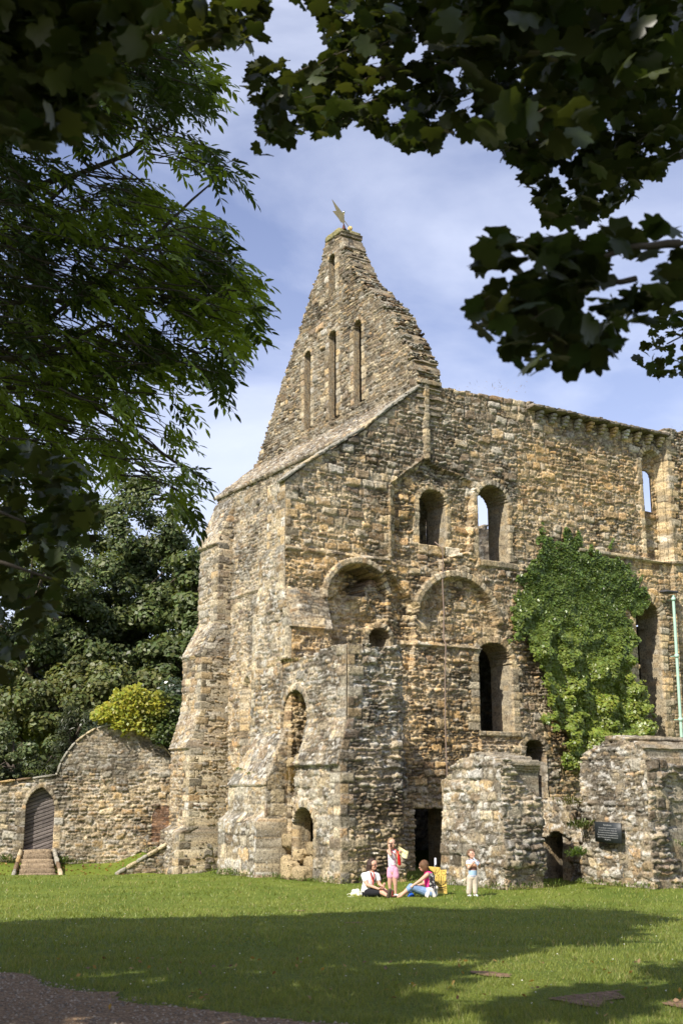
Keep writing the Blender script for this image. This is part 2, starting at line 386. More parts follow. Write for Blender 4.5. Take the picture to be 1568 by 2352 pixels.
# quoin strips standing proud
p.quoin(0, 1, 9.7, 12.3); p.quoin(5.38, 1, 13.3, 16.2, L=(.22, .3)); p.base += np.where((A > 5.38) & (A < 5.62) & (Z > 13.3), .09, 0)
p.quoin(3.92, 1, 9.85, 12.3, L=(.24, .34)); p.base += np.where((A > 3.92) & (A < 4.2) & (Z > 9.85) & (Z < 12.3), .10, 0)
# diagonal broken shelf from the pilaster foot
dl = (A-4.0)/1.35-(Z-12.25)/1.1
p.base += np.where((np.abs(dl) < .16) & (A > 3.9) & (A < 5.5), .12*(1-np.abs(dl)/.16)+.1*(sc1-.5), 0)
# weathered slope on the corner buttress: slabs
m = (A < 1.5) & (Z < 8.5) & (Z > 7.2); p.rough = np.where(m, .25, p.rough); p.mixW(m*.8, GREY); p.mortar = np.where(m, .012, p.mortar)
# hood arch of the broken vault with niche
r = np.hypot(A-2.72, Z-8.25)
ang = np.arctan2(Z-8.25, A-2.72)
inn = (r < 1.24) & (Z > 7.5)
p.base += np.where(inn, -.12-.3*(sc1-.5), 0)
nic = inpoly(A, Z, [(2.0, 8.55), (1.98, 9.15), (2.4, 9.42), (2.9, 9.42), (3.4, 9.15), (3.1, 8.85), (3.1, 8.5)])
p.base += np.where(nic, -.75, 0)
ringm = (r >= 1.24) & (r < 1.45) & (ang > .25) & (ang < 3.3); tn = np.floor(ang*6.5); dt = np.abs(ang*6.5-np.round(ang*6.5))/6.5*1.3
p.dressed(ringm, tn, np.minimum(dt, .1), PALE, base=.11)
p.keep = p.keep
# second vault arch, walled up
r = np.hypot(A-6.65, Z-7.75); ang = np.arctan2(Z-7.75, A-6.65)
p.base += np.where((r < 1.68) & (Z > 7.1), -.16, 0); p.mixW(((r < 1.68) & (Z > 7.1))*.5, GOLD)
m = (r >= 1.68) & (r < 1.92) & (ang > .12) & (ang < 2.95); tn = np.floor(ang*8); dt = np.abs(ang*8-np.round(ang*8))/8*1.75
p.dressed(m & (hsh(tn, tn*0, 4) > .08), tn+50, np.minimum(dt, .1), PALE, base=.12)
# ledges / strings
def ledge(p, a0, a1, zf, h, d, W=PALE, L=.55):
    zc = zf(p.A) if callable(zf) else zf
    m = (p.A > a0) & (p.A < a1) & (np.abs(p.Z-zc) < h/2); k = np.floor(p.A/L)
    p.dressed(m, k+900, np.minimum(np.abs(p.A/L-np.round(p.A/L))*L, .1), W, base=d)
ledge(p, 4.5, 7.56, 7.1, .13, .10); ledge(p, .0, 3.9, 9.76, .10, .07, DARK); ledge(p, 12.2, 17.4, 10.98, .14, .14)
ledge(p, 5.2, 6.9, 10.33, .3, .05, PALE, .7); ledge(p, 7.6, 9.3, 10.05, .2, .06, PALE, .7)
ledge(p, 7.45, 9.2, 4.28, .16, .05)
ledge(p, 14.9, 16.2, 6.9, .14, .1)
p.base += np.where((Z < 3.9) & (A > 7.4) & (A < 9.4), .14, 0)
# diagonal broken wall scar to the right of the big window
dd = (A-9.05)-(7.1-Z)*.5; m = (Z < 7.2) & (Z > 2.8) & (dd > 0) & (A < 12)
p.base += np.where(m, -.1, 0)
# windows
wl = 'window'
p.arch(5.83, .56, 10.5, 11.85, label=wl, ring=.2, W=PALE)
p.arch(8.32, .67, 10.2, 12.2, label=wl, ring=.22)
p.arch(8.2, .70, 4.36, 6.62, label=wl, ring=.27, jamb=.4)
p.arch(3.64, .38, 6.85, 7.13, label=wl, ring=.2)
p.arch(9.8, .48, .3, 3.62, label='doorway', ring=.26, jamb=.08, W=DARK)
s_ = p.arch(16.33, .52, 11.0, 14.9, label=wl, ring=.24, jamb=.24, hole=False, rec=.28)
s2 = p.sdarch(16.22, .29, 13.0, 14.35); p.keep &= ~(s2 < 0); p.Tm = np.where((A > 15.3) & (A < 18.6) & (Z > 12.4) & (Z < 15.7), .10, 1.15)
p.arch(15.6, .62, 3.6, 8.75, label=wl, ring=.4, jamb=.4, hole=True, W=PALE)
m = (np.abs(A-5.45) < .65) & (Z < 1.85+.1*(sc1-.5)); p.keep &= ~m
# the right-hand pier
p.base += np.where(A > 17.0, .18, 0); p.quoin(17.0, 1, 11, 16.3)
m = (A > 16.4) & (Z < 10.9); p.mixW(m*.7, PALE); p.rough = np.where(m, .5, p.rough)
gz = (np.clip(gold*(1-upg)+.25, 0, 1)*(1-.6*ss((4.0-A)/1.2)*ss((Z-9.8)/1.5)))[..., None]; p.tint = np.array((1.15, 1.06, .91))*gz+np.array((1.12, 1.09, 1.03))*(1-gz)
p.mcol = p.mcol*(1+.5*ss((4.0-A)/1.2)*ss((Z-9.8)/1.5))[..., None]
setup(p.build('west_wall', ruin, T=1.15, back=True))

# --- gable
p = Patch(W3(0, 5.1, 0), -U3, Z3, -12.8, .6, 15.0, 23.95, .034, 23, hr=(.065, .125), wr=(1.4, 4.2), coarse=.12, relief=.04, mortar=.04)
A, Z = p.A, p.Z
p.W[:] = ROOFD*.7+DARK*.3; p.mcol *= .42; p.mixW(ss((fb(A*.4, Z*.4, 8)-.5)/.2)*.5, GOLD*.5+GREY*.5)
p.mixW(ss((Z-20)/3)*.45, DARK); p.lich[:] = .2
left = np.interp(Z, [15, 15.67, 16.33, 17.32, 18.44, 19.56, 20.61, 21.6, 23.05, 23.99], [-12.5, -12.22, -11.73, -10.9, -10.08, -9.15, -8.5, -7.72, -6.58, -6.15])
right = np.minimum(.06, .0+1*np.interp(Z, [15, 16.23, 17.01, 17.66, 18.4, 19.38, 20.12, 20.64, 21.5, 22.89, 23.75], [.3, .12, -.12, -.42, -.92, -1.52, -2.3, -2.83, -3.71, -4.51, -4.93]))
jag = .30*(hsh(p.id//4096, p.id*0, 3)-.5)
p.keep &= (A > left+jag*.8) & (A < right+jag*.6)
for c, hw, zb, zs in ((-3.73, .27, 16.45, 19.45), (-5.53, .28, 16.35, 19.65), (-7.47, .26, 16.45, 19.45), (-5.6, .24, 21.6, 22.95)):
    p.arch(c, hw, zb, zs, ring=.17, jamb=.26, label='lancet_window', W=PALE*.7+GOLD*.3)
p.Tm = np.ones(A.shape)
LAN = ((-3.73, .27, 16.45, 19.45), (-5.53, .28, 16.35, 19.65), (-7.47, .26, 16.45, 19.45), (-5.6, .24, 21.6, 22.95))
for c, hw, zb, zs in LAN: p.Tm = np.where(p.sdarch(c, hw+.36, zb-.3, zs) < 0, .28, p.Tm)
setup(p.build('gable_wall', ruin, T=1.0, back=True))
def slab(ac, u0, u1, v0, v1, z0, z1, c=(.2, .16, .11)):
    P = [W3(u, v, z) for z in (z0, z1) for u, v in ((u0, v0), (u1, v0), (u1, v1), (u0, v1))]
    ac.add(np.array(P), [[0, 3, 2, 1], [4, 5, 6, 7], [0, 1, 5, 4], [1, 2, 6, 5], [2, 3, 7, 6], [3, 0, 4, 7]], c)
for c, hw, zb, zs in LAN:
    class _A: pass
    ac = type('q', (), {})(); ac.v = []; ac.f = []; ac.c = []; ac.n = 0
    def _add(v, f, c=(.2, .16, .11), ac=ac): ac.v.append(v); ac.f.append(np.asarray(f)+ac.n); ac.n += len(v); ac.c.append(np.tile(np.array(c, float), (len(v), 1)))
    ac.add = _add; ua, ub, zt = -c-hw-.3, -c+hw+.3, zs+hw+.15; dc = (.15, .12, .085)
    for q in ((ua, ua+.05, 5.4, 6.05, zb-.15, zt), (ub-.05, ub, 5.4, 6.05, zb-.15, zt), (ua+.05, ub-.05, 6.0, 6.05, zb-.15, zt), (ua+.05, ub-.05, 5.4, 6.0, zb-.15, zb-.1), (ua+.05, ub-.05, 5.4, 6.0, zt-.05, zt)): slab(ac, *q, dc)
    setup(mesh_np('window_dark_box', np.concatenate(ac.v), np.concatenate(ac.f), MAT['stone'], np.concatenate(ac.c), ruin))  # closed dark box added in each lancet so the opening reads shaded
# capstone
def rough_box(cen, ax, dims, seg=4, jit=.01, seed=0, bev=.02):
    "a worn block: subdivided box, corners eased, surface jittered; returns verts, quads"
    r = np.random.default_rng(abs(int(seed))); g = np.linspace(-1, 1, seg+1); V = []; Fc = []
    ax = [np.array(a, float) for a in ax]; dims = np.array(dims)/2
    key = {}
    def vid(t):
        k = tuple(np.round(t, 4))
        if k not in key:
            e = np.array(t)*dims; n_ex = (np.abs(np.array(t)) > .999).sum()
            if n_ex >= 2: e = e-np.sign(t)*(np.abs(np.array(t)) > .999)*min(bev, dims.min()*.4)*(.6 if n_ex == 2 else .9)
            e = e+r.normal(0, jit, 3); key[k] = len(V); V.append(np.array(cen)+e[0]*ax[0]+e[1]*ax[1]+e[2]*ax[2])
        return key[k]
    for d in range(3):
        o1, o2 = [x for x in range(3) if x != d]
        for sgn in (-1, 1):
            for i in range(seg):
                for j in range(seg):
                    qd = []
                    for a, b in ((i, j), (i+1, j), (i+1, j+1), (i, j+1)):
                        t = [0, 0, 0]; t[d] = sgn; t[o1] = g[a]; t[o2] = g[b]; qd.append(vid(t))
                    if (sgn > 0) == (d == 1): qd = qd[::-1]
                    Fc.append(qd)
    return np.array(V), np.array(Fc)
class Acc:
    def __init__(s): s.v = []; s.f = []; s.c = []; s.n = 0
    def add(s, v, f, c=(.4, .35, .25)):
        s.v.append(v); s.f.append(np.asarray(f)+s.n); s.n += len(v)
        c = np.asarray(c, float); s.c.append(c if c.ndim == 2 else np.tile(c, (len(v), 1)))
    def build(s, name, m, parent=None, smooth=False):
        return mesh_np(name, np.concatenate(s.v), np.concatenate(s.f), m, np.concatenate(s.c), parent, smooth)
def scol(r, W=PALE): return PAL[int(pick(np.array(r.random()), W))]*r.uniform(.8, 1.15)
ac = Acc(); r = np.random.default_rng(5)
for i in range(2):
    for j in range(2):
        c = W3(5.0+.3+.55*i, 5.1+.24+.5*j, 24.02); v, f = rough_box(c, (U3, V3, Z3), (.56, .52, .26), 4, .008, i*3+j); ac.add(v, f, np.array((.22, .2, .1))*r.uniform(.8, 1.4))
v, f = rough_box(W3(5.55, 5.6, 23.84), (U3, V3, Z3), (1.02, .9, .14), 6, .008, 9); ac.add(v, f, (.33, .29, .2))
setup(ac.build('capstone', MAT['stone'], ruin))
# --- slate pent roof under the gable
sl = np.array([0, 5.1-3.35, 15.88-14.36]); bd = V3*sl[1]+Z3*sl[2]; Ls = np.linalg.norm(bd); bd = bd/Ls
p = Patch(W3(0, 3.35, 14.38), -U3, bd, -12.3, -0.05, 0, Ls+.1, .04, 31, hr=(.11, .15), wr=(.9, 2.4), coarse=0, relief=.035, mortar=.04)
p.base += -.06*(p.lz-.5); p.W[:] = DARK*.8+ROOFD*.2; p.mcol *= .5;  p.rough[:] = .7; p.lich[:] = .35
setup(p.build('slate_roof', ruin, T=.12, mat=MAT['slate']))
# --- south wall
p = Patch(W3(0, 3.5, 0), -U3, Z3, -12.2, -1, -.6, 14.5, .038, 41, hr=(.075, .15), wr=(1.1, 2.8), coarse=.25, relief=.04)
A, Z = p.A, p.Z; p.W[:] = ROOFD*.5+GREY*.5; p.mixW(ss((8.8-Z)/2.5)*.92, GOLD); p.mixW(ss((Z-12)/2)*.5, DARK)
p.base += np.where(Z < 9.85, .05, 0)
ledge(p, -10.7, -7.6, 9.93, .12, .1)
p.arch(-9.05, .33, 4.1, 6.2, ring=.12, jamb=.2, label='blind_window', hole=False, rec=.22, W=PALE*.5+GOLD*.5, pointed=.2)
p.keep &= (Z < 14.42) & ((A > -10.75) | (Z > 13.6))
ledge(p, -12.2, -1, 14.38, .12, .12, DARK)
ledge(p, -9.9, -8.4, 14, .01, .0)
setup(p.build('south_wall', ruin, T=.6))
# --- stepped buttresses
def buttress(name, plane_v, u0, u1, prof, z1, seed, Wf, toW=None, east=True, uw=None):
    "prof: list of (z, v) front line, from top down"
    zs, vsx = zip(*sorted(prof)); vf = lambda z: np.interp(z, zs, vsx)
    p = Patch(W3(0, plane_v, 0), -U3, Z3, -u1, -u0+(0 if uw is None else .62), -.9, z1, .036, seed, coarse=.35, hr=(.09, .17), relief=.032)
    Wf(p, 'S'); p.base += plane_v-vf(p.Z)
    slope = np.gradient(vf(p.Z[:, 0]), p.Z[:, 0])[:, None]*np.ones(p.A.shape) > .2
    aw = -u0 + (np.zeros(p.A.shape) if uw is None else uw(p.Z))
    p.quoin_m(aw, -1, ~slope) ; p.rough = np.where(slope, .25, p.rough); p.mixW(slope*.7, GREY); p.lich = np.where(slope, .55, p.lich); p.mortar = np.where(slope, .015, p.mortar)
    p.keep &= p.A <= aw
    p.base += np.where(slope, .03*(1-p.lz), 0)
    p.Tm = np.where(p.A > aw-.6, .03, .4)
    o = p.build(name, ruin, T=.4); setup(o)
    return o, vf
def quoin_m(s, ac, side, ok, hh=.29, L=(.28, .5), W=PALE):
    A, Z = s.A, s.Z; da = (A-ac)*side; k = np.floor(Z/hh); Ln = np.where((k % 2) == 0, L[0], L[1])*(.85+.3*hsh(k, k*0, s.seed+5))
    m = (da >= -.01) & (da < Ln) & ok; dz = np.abs(Z/hh-np.round(Z/hh))*hh
    s.dressed(m, k+313, np.minimum(dz, Ln-da), W, rough=.35, base=.01)
    s.corner = np.minimum(s.corner, np.where(ok, np.abs(da), 9))
Patch.quoin_m = quoin_m
seP = [(14.15, 3.5), (14.1, 3.5), (12.1, 2.72), (12.05, 2.82), (8.9, 2.82), (7.6, 2.14), (7.55, 2.22), (5.5, 2.22), (4.02, 1.75), (3.98, 1.84), (1.1, 1.84), (.95, 1.5), (-1, 1.45)]
def seW(p, w):
    p.W[:] = GREY; p.mixW(ss((8.5-p.Z)/2)*.7, GOLD); p.mixW((p.Z < .95)*.8, GREY)
o, vf = buttress('stepped_buttress', 3.5, 10.6, 12.3, seP, 14.1, 51, seW)
p = Patch(W3(10.6, 0, 0), V3, Z3, 1.3, 3.7, -.9, 14.1, .038, 53, relief=.045); seW(p, 'W')
p.quoin_m(vf(p.Z), 1, p.Z > -2); p.keep &= p.A >= vf(p.Z)+.03; p.mixW(((p.Z > 8) | (p.Z < 1))*.5, DARK)
setup(p.build('buttress_flank', ruin, T=.3))
# --- south-west corner: tall raked buttress
def swW(p, w):
    p.W[:] = GREY*.8+PALE*.2; p.mixW(ss((6.8-p.Z)/1.5)*ss((-p.A*0+1))*.6, GOLD); p.lich[:] = .6
swP = [(12, 0), (11.5, 0), (9.82, 0), (9.5, -.08), (-1, -.08)]
zs_, vv_ = zip(*sorted(swP)); swv = lambda z: np.interp(z, zs_, vv_)
p = Patch(W3(0, 0, 0), -U3, Z3, -1.95, .62, -.3, 11.95, .036, 61, coarse=.35, hr=(.08, .16), relief=.03)
swW(p, 'S'); A, Z = p.A, p.Z; p.base += -swv(Z)
east = np.interp(Z, [0, 7.6, 8.6, 9.5, 9.8, 12], [-1.92, -1.9, -1.55, -1.5, -1.18, -1.18])
p.quoin_m(wprof(Z), -1, Z > 6.3); p.quoin_m(east, 1, Z > 0, L=(.2, .34), W=PALE)
p.keep &= (A <= np.where(Z > 6.25, wprof(Z)+.01, -.05)) & (A > east)
p.Tm = np.where(A > east+.5, .03, 1.4)
setup(p.build('corner_buttress', ruin, T=1.4))
# foot buttress
def footv(z): return np.interp(z, [-1, 1.55, 1.75, 2.55, 2.56, 4.3, 4.5], [-.95, -.95, -.72, -.72, -.8, .02, .05])
p = Patch(W3(0, 0, 0), -U3, Z3, -2.3, .34, -.3, 4.45, .034, 71, coarse=.9, chr_=(.28, .42), hr=(.12, .2), relief=.022, mortar=.02)
A, Z = p.A, p.Z; p.W[:] = PALE*.8+GREY*.2; p.lich[:] = .7; p.base += -footv(Z); slope = (Z > 2.56)
p.rough[:] = .45; p.keep &= (A > np.interp(Z, [0, 1.6, 1.8, 2.5, 4.4], [-2.25, -2.25, -2.1, -2.05, -1.4])) & (A < np.interp(Z, [0, 1.55, 1.75, 2.5, 3.4, 4.4], [.34, .34, .26, .26, .2, -.1]))
p.mixW(slope*.6, GREY)
p.corner = np.minimum(p.corner, np.abs(A-.3))
p.Tm = np.where((A > -.5) & (Z < 4.2), .03, .6)
setup(p.build('foot_buttress', ruin, T=.6))
p = Patch(W3(-.3, 0, 0), V3, Z3, -1.0, .1, -.3, 4.4, .036, 73, coarse=.9, chr_=(.28, .42), relief=.02, mortar=.02)
p.W[:] = GREY*.6+GOLD*.4; p.rough[:] = .6; p.keep &= p.A > footv(p.Z)+.03; p.corner = np.minimum(p.corner, np.abs(p.A-footv(p.Z)))
setup(p.build('foot_buttress_flank', ruin, T=.3))
# --- the spur wall with two arches
def spv(z, a): return np.where(a > 1.05, np.interp(z, [-1, 3.08, 3.1, 4.35, 8], [-.22, -.22, -.34, 0, 0]), np.interp(z, [-1, 3, 4, 8], [.10, .10, .0, 0]))
p = Patch(W3(0, 0, 0), -U3, Z3, -.3, 3.62, -.3, 6.6, .034, 81, coarse=.35, hr=(.08, .16), relief=.035)
A, Z = p.A, p.Z; p.W[:] = GREY*.75+DARK*.25; p.mixW(ss((3.0-Z)/1)*.5, PALE); p.mixW(ss((1.3-A)/.8)*ss((4.9-Z)/.8)*.95, GOLD); p.lich[:] = .5
p.base += -spv(Z, A); slope = (Z > 3.1) & (Z < 4.35) & (A > 1.05)
p.rough = np.where(slope, .3, np.where((A < 1.2) & (Z < 5), 1.5, .9)); p.mortar = np.where(slope, .015, p.mortar); p.mixW(slope*.8, GREY*.5+DARK*.5)
p.base += np.where(slope, .04*(1-p.lz), 0)
p.quoin_m(3.6*np.ones(A.shape), -1, ~slope, L=(.3, .5), W=GREY*.5+PALE*.5)
top = topline(A, [(-.3, 5.7), (0, 6.0), (.6, 6.1), (1.8, 6.35), (2.9, 6.4), (3.62, 6.42)])
p.keep &= (Z < top+.1*(hsh(p.id, p.id*0, 9)-.5)) & (A <= 3.60)
p.arch(.74, .70, 3.4, 4.58, ring=.2, jamb=.05, label='arched_opening', W=GREY*.5+PALE*.5, jz=4.3)
sdv = p.arch(1.66, .58, .32, 1.36, ring=.24, jamb=.15, label='arched_opening', W=PALE*.6+GOLD*.4)
p.keep &= ~((np.abs(A-.75+.12*np.sin(Z*9)) < .42-.1*(3.55-Z)) & (Z < 3.6) & (Z > 2.4))
p.Tm = np.where(np.minimum(p.sdarch(.74, .9, 2.2, 4.58), p.sdarch(1.66, .8, .2, 1.36)) < 0, .38, np.where(A > 2.95, .03, 1.0))
setup(p.build('spur_wall', ruin, T=1.0, back=True))
ac_ = []
ac = Acc(); P_ = lambda u0, u1, v0, v1, z0, z1: slab(ac, u0, u1, v0, v1, z0, z1, (.16, .125, .085))
def slab(ac, u0, u1, v0, v1, z0, z1, c=(.2, .16, .11)):
    P = [W3(u, v, z) for z in (z0, z1) for u, v in ((u0, v0), (u1, v0), (u1, v1), (u0, v1))]
    ac.add(np.array(P), [[0, 3, 2, 1], [4, 5, 6, 7], [0, 1, 5, 4], [1, 2, 6, 5], [2, 3, 7, 6], [3, 0, 4, 7]], c)
P_(-3.2, .4, .45, 2.0, 5.55, 5.8); P_(-3.2, .4, 1.8, 2.0, -.2, 5.5); P_(-3.2, -.3, .4, 1.8, 2.55, 2.75); setup(ac.build('shade_core', MAT['stone'], ruin))  # dark slabs added inside the spur to keep both arches black
# rubble stones in the arch foot
r = np.random.default_rng(4)
for k, (u, v, z, a, b, c) in enumerate([(-1.25, -.38, .22, .55, .4, .5), (-1.85, -.34, .16, .65, .4, .4), (-1.15, .0, .6, .4, .4, .35), (-1.5, .25, .8, .45, .35, .4), (-2.0, .3, .5, .5, .4, .6), (-1.4, .2, .3, .6, .4, .6), (-.7, -.05, .3, .5, .5, .6), (-.6, .0, 1.0, .55, .4, .4), (-.9, .25, 3.3, .5, .4, .35), (-.5, .15, 3.2, .4, .4, .3), (-1.2, .3, 3.35, .3, .3, .4)]):
    ac = Acc(); vv, ff = rough_box(W3(u, v, z), (U3, V3, Z3), (a, b, c), 7, .016, k, .07); ac.add(vv, ff, np.array((.42, .33, .19))*r.uniform(.7, 1.1)); setup(ac.build('fallen_stone', MAT['stone'], ruin))

p = Patch(W3(-3.6, 0, 0), V3, Z3, -.35, 2.35, -.3, 6.55, .034, 83, coarse=.15, hr=(.07, .14), relief=.07, mortar=.07)
A, Z = p.A, p.Z; p.W[:] = DARK*.6+GREY*.4; p.mixW(ss((2.2-Z)/1.2)*.8, GOLD); p.mixW(ss((A-1.2)/.7)*.3, DARK); p.lich[:] = .8*ss((Z-2)/2)
pv = spv(Z, 2+0*A); p.keep &= (A >= pv+.035)
p.quoin_m(pv, 1, Z > -2, L=(.3, .52), W=GREY*.6+GOLD*.4)
big = fb(A*1.4, Z*1.1, 88, 3)-.5
p.base += np.where(A > .5, np.maximum(big, -.1)*.6*ss((A-.5)/.5), 0)-.25*ss((A-1.8)/.4)
p.keep &= (A < 2.12+.15*np.sin(Z*3)+.1*(hsh(p.id, p.id*0, 5)-.5)) & (Z < 6.42+.12*(hsh(p.id, p.id*0, 9)-.5))
p.Tm = np.where(A < .6, .3, 2.5)
setup(p.build('spur_end', ruin, T=2.5))
# --- inner floor, far east wall and dark undercroft
ac = Acc()
def slab(ac, u0, u1, v0, v1, z0, z1, c=(.2, .16, .11)):
    P = [W3(u, v, z) for z in (z0, z1) for u, v in ((u0, v0), (u1, v0), (u1, v1), (u0, v1))]
    ac.add(np.array(P), [[0, 3, 2, 1], [4, 5, 6, 7], [0, 1, 5, 4], [1, 2, 6, 5], [2, 3, 7, 6], [3, 0, 4, 7]], c)
slab(ac, 1.2, 10.9, 4.2, 20.9, 9.55, 9.85); slab(ac, 1.2, 8.2, 4.3, 8.7, 13.75, 14.0, (.1, .08, .06)); slab(ac, 1.2, 8.2, 4.1, 4.35, 9.8, 14.0, (.12, .1, .07)); slab(ac, 8.0, 8.2, 4.35, 8.7, 9.8, 13.7, (.12, .1, .07)); setup(ac.build('floor_and_light_block', MAT['stone'], ruin))  # floor, plus roof and walls added to darken the left upper window
ac = Acc(); slab(ac, 1.2, 10.9, 20.95, 21.5, -.3, 9.5); setup(ac.build('cross_wall', MAT['stone'], ruin))
p = Patch(W3(11, 0, 0), V3, Z3, 3.5, 21.4, -.6, 15.0, .09, 91, relief=.04); p.W[:] = DARK; p.keep &= p.Z < 14.6+.3*(hsh(p.id, p.id*0, 2)-.5)
setup(p.build('east_wall', ruin, T=1.0, solidback=False))
# pier added behind the left upper window to darken it, shade in its colour
p = Patch(W3(3.0, 0, 0), V3, Z3, 4.4, 8.75, 9.8, 13.7, .06, 93, relief=.02); p.W[:] = DARK; p.mcol *= .4; p.keep &= ~((np.abs(p.A-7.75) < .14) & (p.Z > 11.15) & (p.Z < 12.15)); setup(p.build('dark_pier', ruin, T=.4))
# --- corbel table and cornice
r = np.random.default_rng(9)
for k in range(11):
    v = 10.55+.62*k; ac = Acc(); cc = scol(r, PALE)
    for dz, dp, h in ((.0, .30, .13), (-.12, .24, .12), (-.23, .15, .12)):
        vv, ff = rough_box(W3(-dp/2+.03, v, 15.92+dz), (U3, V3, Z3), (dp+.06, .2, h), 3, .006, k*5+int(dp*100), .02); ac.add(vv, ff, cc)
    o = ac.build('corbel', MAT['stone'], ruin); o['group'] = 'corbels under the wall-top cornice'; setup(o)
ac = Acc()
for k in range(13):
    vv, ff = rough_box(W3(-.12, 10.3+.54*k, 16.07+r.uniform(-.01, .01)), (U3, V3, Z3), (.62, .535, .13), 4, .016, k, .03); ac.add(vv, ff, np.array((.22, .19, .145))*r.uniform(.6, 1.3))
setup(ac.build('cornice', MAT['stone'], ruin))
# coping along the raking buttress top and capping of wall
ac = Acc(); pts = [(-.12, 11.88), (.7, 12.55), (1.7, 13.27), (2.9, 14.08), (4.1, 15.12), (5.35, 16.1)]
for (v0, z0), (v1, z1) in zip(pts[:-1], pts[1:]):
    nn = max(1, int(math.hypot(v1-v0, z1-z0)/.55))
    for k in range(nn):
        a = (k+.5)/nn; dv, dz = v1-v0, z1-z0; Lq = math.hypot(dv, dz); t3 = (V3*dv+Z3*dz)/Lq; n3 = np.cross(t3, U3); n3 = n3*np.sign(n3[2])
        vv, ff = rough_box(W3(.14, v0+dv*a, z0+dz*a)+n3*.0, (U3, t3, n3), (.42, Lq/nn*.99, .10), 5, .014, int(v0*10)+k, .03); ac.add(vv, ff, scol(r, COPE))
setup(ac.build('coping', MAT['stone'], ruin))
# raking top ridge stones over the gable's west slope
ac = Acc(); zz = np.sort(r.uniform(16.2, 23.1, 95))
for k, z in enumerate(zz):
    a = float(np.interp(z, [15, 16.23, 17.01, 17.66, 18.4, 19.38, 20.12, 20.64, 21.5, 22.89, 23.75], [.3, .12, -.12, -.42, -.92, -1.52, -2.3, -2.83, -3.71, -4.51, -4.93]))
    a = min(a, .04)
    for j in range(3):
        vv, ff = rough_box(W3(-a+.13+r.uniform(-.08, .08), 5.28+.32*j+r.uniform(-.08, .08), z), (U3, V3, Z3), (r.uniform(.18, .34), r.uniform(.15, .36), r.uniform(.03, .11)), 4, .018, k*3+j, .03); ac.add(vv, ff, scol(r, RAG))
setup(ac.build('ragged_edge', MAT['stone'], ruin))

# ------------------------------------------------------------------ low ruined walls
def lowwall(name, label, u0, u1, v0, v1, toplist, seedk, wtop, rightW=DARK, leftW=None):
    th = empty(name, label, 'ruined wall', tuple(W3(u0, v0, 0)), group='low ruined walls in front of the west wall')
    p = Patch(W3(0, v0, 0), -U3, Z3, -u0, -u1, -.3, 4.2, .034, seedk, coarse=.5, relief=.05, mortar=.03); A, Z = p.A, p.Z
    p.W[:] = (GREY*.6+PALE*.4) if leftW is None else leftW; p.lich[:] = .75; p.rough[:] = .9
    p.mixW(ss((1.2-Z)/.8)*.3, GOLD)
    p.base += .16*(fb(A*1.0, Z*1.0, seedk+4)-.5); p.keep &= Z < topline(A, toplist)+.22*(hsh(p.id, p.id*0, 9)-.5)
    edge = -u1-.04-.22*(fb(Z*1.6, Z*0, seedk)-.3); 
    p.keep &= A < np.maximum(edge, -u1-.35)-.02
    if seedk == 121: p.keep &= ~((A > 4.9) & (A < 6.0+.08*np.sin(Z*7)) & (Z < 1.2+.1*np.sin(A*6)))
    o1 = p.build('south_face', th, T=v1-v0)
    if seedk == 121: ac = Acc(); slab(ac, -6.8, -4.9, v1-.06, v1+.02, -.3, 1.6, (.12, .1, .07)); setup(ac.build('dark_back', MAT['stone'], th))  # dark slab added behind the gap, its shade put into the colour
    p = Patch(W3(u1, 0, 0), V3, Z3, v0+.05, v1, -.3, 4.2, .034, seedk+1, coarse=.3, relief=.06, mortar=.06); A, Z = p.A, p.Z
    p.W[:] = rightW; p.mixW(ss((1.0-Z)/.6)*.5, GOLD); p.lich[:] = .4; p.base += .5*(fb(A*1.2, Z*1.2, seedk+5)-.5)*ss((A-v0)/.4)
    ed = np.maximum(-.04-.22*(fb(Z*1.6, Z*0, seedk)-.3), -.35); p.base += ed+.03
    p.keep &= (Z < topline(A, wtop)+.2*(hsh(p.id, p.id*0, 9)-.5))
    o2 = p.build('west_face', th, T=1.2)
    setup(o1); setup(o2); return th
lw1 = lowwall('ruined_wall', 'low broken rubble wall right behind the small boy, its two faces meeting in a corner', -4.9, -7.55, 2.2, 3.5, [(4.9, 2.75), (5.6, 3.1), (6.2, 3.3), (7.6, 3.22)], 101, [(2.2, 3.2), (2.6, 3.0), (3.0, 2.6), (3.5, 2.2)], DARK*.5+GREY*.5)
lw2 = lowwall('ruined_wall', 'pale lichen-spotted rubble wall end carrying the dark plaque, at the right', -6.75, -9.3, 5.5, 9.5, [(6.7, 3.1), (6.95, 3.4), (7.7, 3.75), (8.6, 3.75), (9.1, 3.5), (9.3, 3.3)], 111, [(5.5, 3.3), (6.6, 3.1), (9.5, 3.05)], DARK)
lw3 = lowwall('ruined_wall', 'shaded overgrown rubble wall set back between the corner wall and the plaque wall', -1.2, -6.9, 5.75, 6.6, [(1, 2.0), (4, 2.1), (5.6, 2.2), (6.9, 2.3)], 121, [(5.7, 2.2), (6.7, 2.2)], DARK, GREY*.4+GOLD*.3+DARK*.3)

